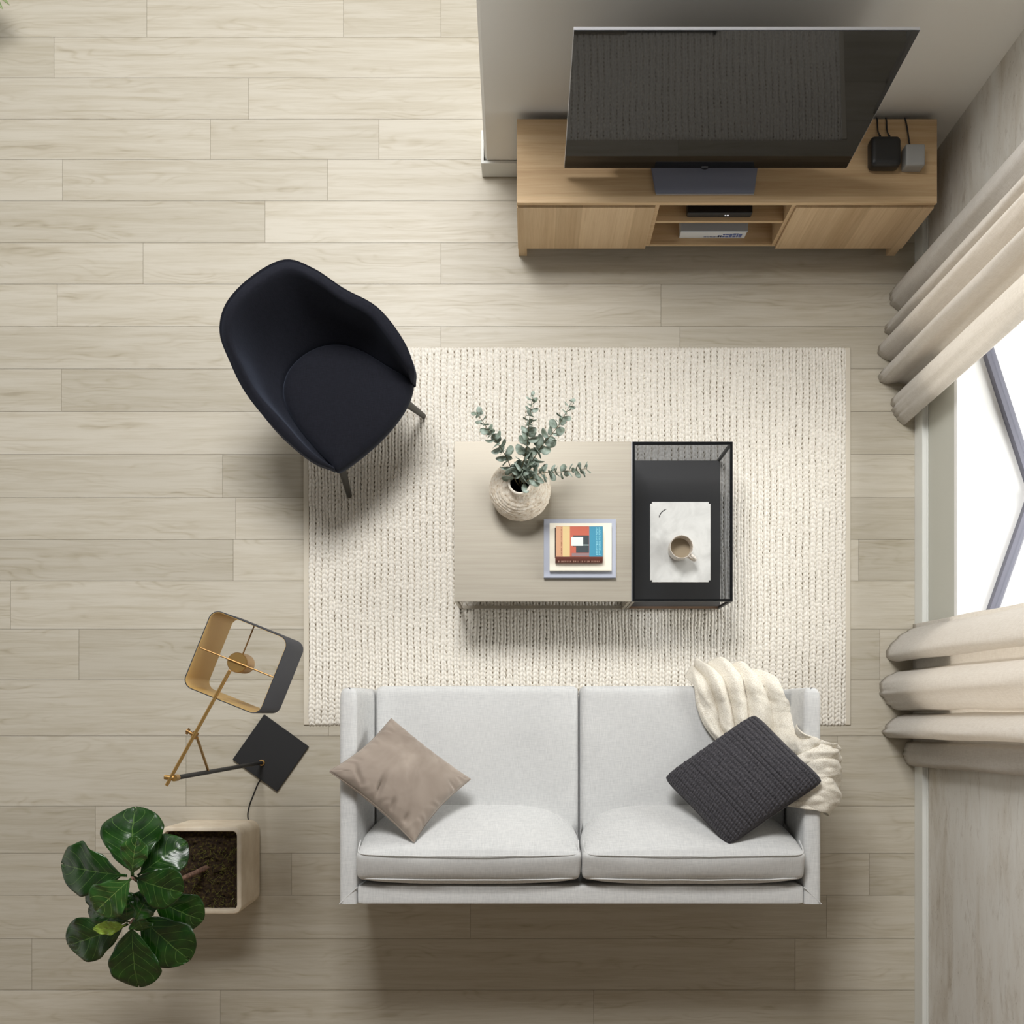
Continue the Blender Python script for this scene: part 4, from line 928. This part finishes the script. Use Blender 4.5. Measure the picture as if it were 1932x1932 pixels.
def leaf(base, tip, wd, mat, droop=.02, roll=0, seed=0, shape=0):
    base, tip = Vector(base), Vector(tip); d = tip - base; L = d.length; d.normalize()
    s_ = d.cross(Vector((0, 0, 1))).normalized(); up = s_.cross(d); s_ = (s_ * math.cos(roll) + up * math.sin(roll)); up = s_.cross(d)
    if up.z < 0: up = -up
    nu_, nv_ = 36, 18; vs, fs, uv = [], [], []
    for i in range(nu_ + 1):
        t = i / nu_
        if t < .07: wf = .05
        else:
            q_ = (t - .07) / .93
            wf = (math.sin(PI * min(1, q_) ** 1.35) ** .62) if shape == 0 else math.sin(PI * q_) ** .8
            wf *= 1 - .10 * math.exp(-((q_ - .38) / .12) ** 2) if shape == 0 else 1
            wf = max(wf, .05)
        for j in range(-nv_ // 2, nv_ // 2 + 1):
            v_ = j / (nv_ / 2)
            wav = 1 + .07 * noise.noise(Vector((t * 7 + seed, math.copysign(3, v_), seed))) * abs(v_)
            x_ = v_ * wd / 2 * wf * wav
            z_ = -droop * 4 * (t - .35) ** 2 + .16 * abs(x_) * (1 - abs(v_) * .7) + .008 * math.sin(t * 19 + seed + (2 if v_ > 0 else 0)) * v_ * v_ * wf + .004 * noise.noise(Vector((t * 5, v_ * 2, seed)))
            z_ += .0025 * math.cos(2 * PI * (6 * t - 1.9 * abs(v_) ** 1.3)) * (1 - abs(v_)) * wf
            tipc = (.03 if shape == 0 else 0) * L * math.exp(-((t - 1) / .06) ** 2)
            vs.append(base + d * (L * t - tipc * (1 if abs(v_) < .25 else 0)) + s_ * x_ + up * z_); uv.append((t, v_))
    m_ = nv_ + 1
    for i in range(nu_):
        for j in range(nv_): fs.append((i * m_ + j, (i + 1) * m_ + j, (i + 1) * m_ + j + 1, i * m_ + j + 1))
    me = bpy.data.meshes.new('leaf'); me.from_pydata([tuple(v_) for v_ in vs], [], fs); l_ = me.uv_layers.new(name='leaf')
    for lp_ in me.loops: l_.data[lp_.index].uv = uv[lp_.vertex_index]
    o = mesh_obj('leaf', me, mat, pt_); md = o.modifiers.new('thick', 'SOLIDIFY'); md.thickness = .0012
    return o
SW = lambda w_, z: w_ * 1.18 / 4.391 * (CH - z) / FP
LV = [  # base(crop px, z), tip, width, material, droop, roll
    ((738, 672, 1.05), (745, 84, .98), 450, LEAF, .02, 0), ((690, 672, 1.04), (108, 585, .96), 385, LEAF, .02, .12), ((785, 668, 1.00), (1185, 385, .96), 300, LEAF, .02, .1),
    ((748, 682, 1.10), (1155, 830, 1.06), 330, LEAF, .02, -.1), ((740, 665, 1.13), (770, 360, 1.20), 205, LEAFB, .01, 0), ((735, 690, 1.12), (415, 985, 1.10), 285, LEAFB, .02, .1),
    ((700, 1075, .95), (170, 1270, .88), 330, LEAF, .02, .1), ((735, 1075, .96), (775, 1625, .90), 375, LEAF, .02, 0), ((790, 985, .92), (1215, 1390, .87), 370, LEAF, .02, .1),
    ((900, 850, .86), (1330, 1060, .80), 310, LEAF, .02, 0), ((760, 1060, 1.0), (880, 820, 1.03), 220, LEAF, .01, .2), ((700, 1060, 1.0), (690, 815, 1.02), 240, LEAF, .01, -.2),
    ((720, 1055, .97), (330, 960, .90), 190, LEAF, .02, 0), ((650, 900, .9), (312, 835, .85), 170, LEAF, .02, 0), ((790, 1000, .97), (830, 1135, .95), 170, LEAFB, .01, 0)]
for i, (b0_, t0_, w_, m_, dr, ro) in enumerate(LV): leaf(Q(*b0_), Q(*t0_), SW(w_, t0_[2]), m_, dr, ro, i * 3.1)
leaf(Q(690, 1080, 1.0), Q(412, 1122, 1.02), SW(105, 1.0), LEAFY, .01, .2, 5, 1)

# ------------------------------------------------------------------ curtains
def curtain(base, label, yc, k, ztop=2.2, ripple=0):
    line = cat([Vector(((x - 1000) / 399, (1350 - y) / 399, 0)) for x, y in base], 10); nz = 40; vs, fs = [], []
    n_ = len(line)
    for iz in range(nz + 1):
        z = .004 + (ztop - .004) * iz / nz
        for i, p_ in enumerate(line):
            g = 1 - k * z; s_ = .006 * noise.noise(Vector((i * .12, z * 2.2, yc * 3))) * min(1, z * 3)
            xm = 1.74; x_ = xm + (p_.x - xm) * (1 - .12 * z / ztop)
            fl_ = .012 * math.exp(-z / .12) * noise.noise(Vector((i * .3, 0, yc)))
            vs.append((min(x_ + s_ + fl_, 1.81), yc + (p_.y - yc) * g + s_, z))
    for iz in range(nz):
        for i in range(n_ - 1): fs.append((iz * n_ + i, iz * n_ + i + 1, (iz + 1) * n_ + i + 1, (iz + 1) * n_ + i))
    o = pydata('curtain', vs, fs, CURT); md = o.modifiers.new('thick', 'SOLIDIFY'); md.thickness = .004; md.offset = 0
    tag(o, label, 'curtain', 'linen curtains at the window'); return o
curtain([(1716, 512), (1700, 530), (1681, 552), (1680, 572), (1697, 590), (1707, 600), (1690, 604), (1672, 614), (1669, 625), (1682, 634), (1692, 640), (1672, 646), (1656, 658), (1660, 672), (1680, 682), (1700, 686), (1682, 693), (1661, 704), (1659, 718), (1672, 724), (1698, 722), (1712, 730), (1700, 742), (1684, 752), (1683, 772), (1692, 790), (1706, 802)],
        'natural linen curtain on the side of the window nearer the console', 1.85, .07)
curtain([(1748, 1178), (1712, 1190), (1684, 1212), (1671, 1236), (1690, 1248), (1722, 1240), (1732, 1252), (1718, 1264), (1686, 1270), (1662, 1286), (1660, 1306), (1672, 1324), (1688, 1338), (1716, 1340), (1726, 1346), (1700, 1350), (1682, 1358), (1666, 1378), (1676, 1391), (1704, 1388), (1728, 1388), (1724, 1398), (1708, 1404), (1705, 1426), (1714, 1442), (1744, 1446)],
        'natural linen curtain on the side of the window nearer the sofa', .08, .045)

# ------------------------------------------------------------------ leafy plant just entering the top left corner
cp = thing('leafy_plant', (W(-70, -75, 0).x, W(-70, -75, 0).y, 0), 'pale green leafy plant just entering the top left corner', 'potted plant')
bx_, by_ = cp.location.x, cp.location.y
bm = bmesh.new(); bm, rg = lathe(bm, [(.07, .001), (.075, .01), (.095, .17), (.095, .18), (.088, .18), (.086, .15)], (bx_, by_), 40); bm.faces.new(rg[0][::-1]); build('pot', bm, POT, cp)
bm = bmesh.new(); bm, rg = lathe(bm, [(.0855, .145), (.0855, .15)], (bx_, by_), 40); bm.faces.new(rg[0][::-1]); bm.faces.new(rg[1]); build('soil', bm, SOIL, cp)
pt_ = cp; rnd = random.Random(8)
PALE = m_leaf('pale green leaf', lin(118, 134, 92), lin(150, 164, 112), lin(176, 182, 140), .5)
for (tx_, ty_, tz_) in ((14, 6, .30), (4, 12, .26), (-12, 24, .30), (-30, 30, .3), (20, -20, .34), (-90, 0, .36), (-140, -60, .33), (-110, -140, .36), (-40, -150, .34), (10, -110, .33)):
    tp = W(tx_, ty_, tz_); b0 = Vector((bx_, by_, .15)); md_ = b0.lerp(tp, .55) + Vector((0, 0, .07))
    bm = bmesh.new(); tube(bm, cat([b0, b0.lerp(md_, .5) + Vector((0, 0, .03)), md_], 6), .0018, 6); build('stem', bm, EST, cp)
    leaf(md_, tp, .035, PALE, .01, rnd.uniform(-.3, .3), tx_, 1)
for o in bpy.data.objects:
    if '_loc' in o: del o['_loc']
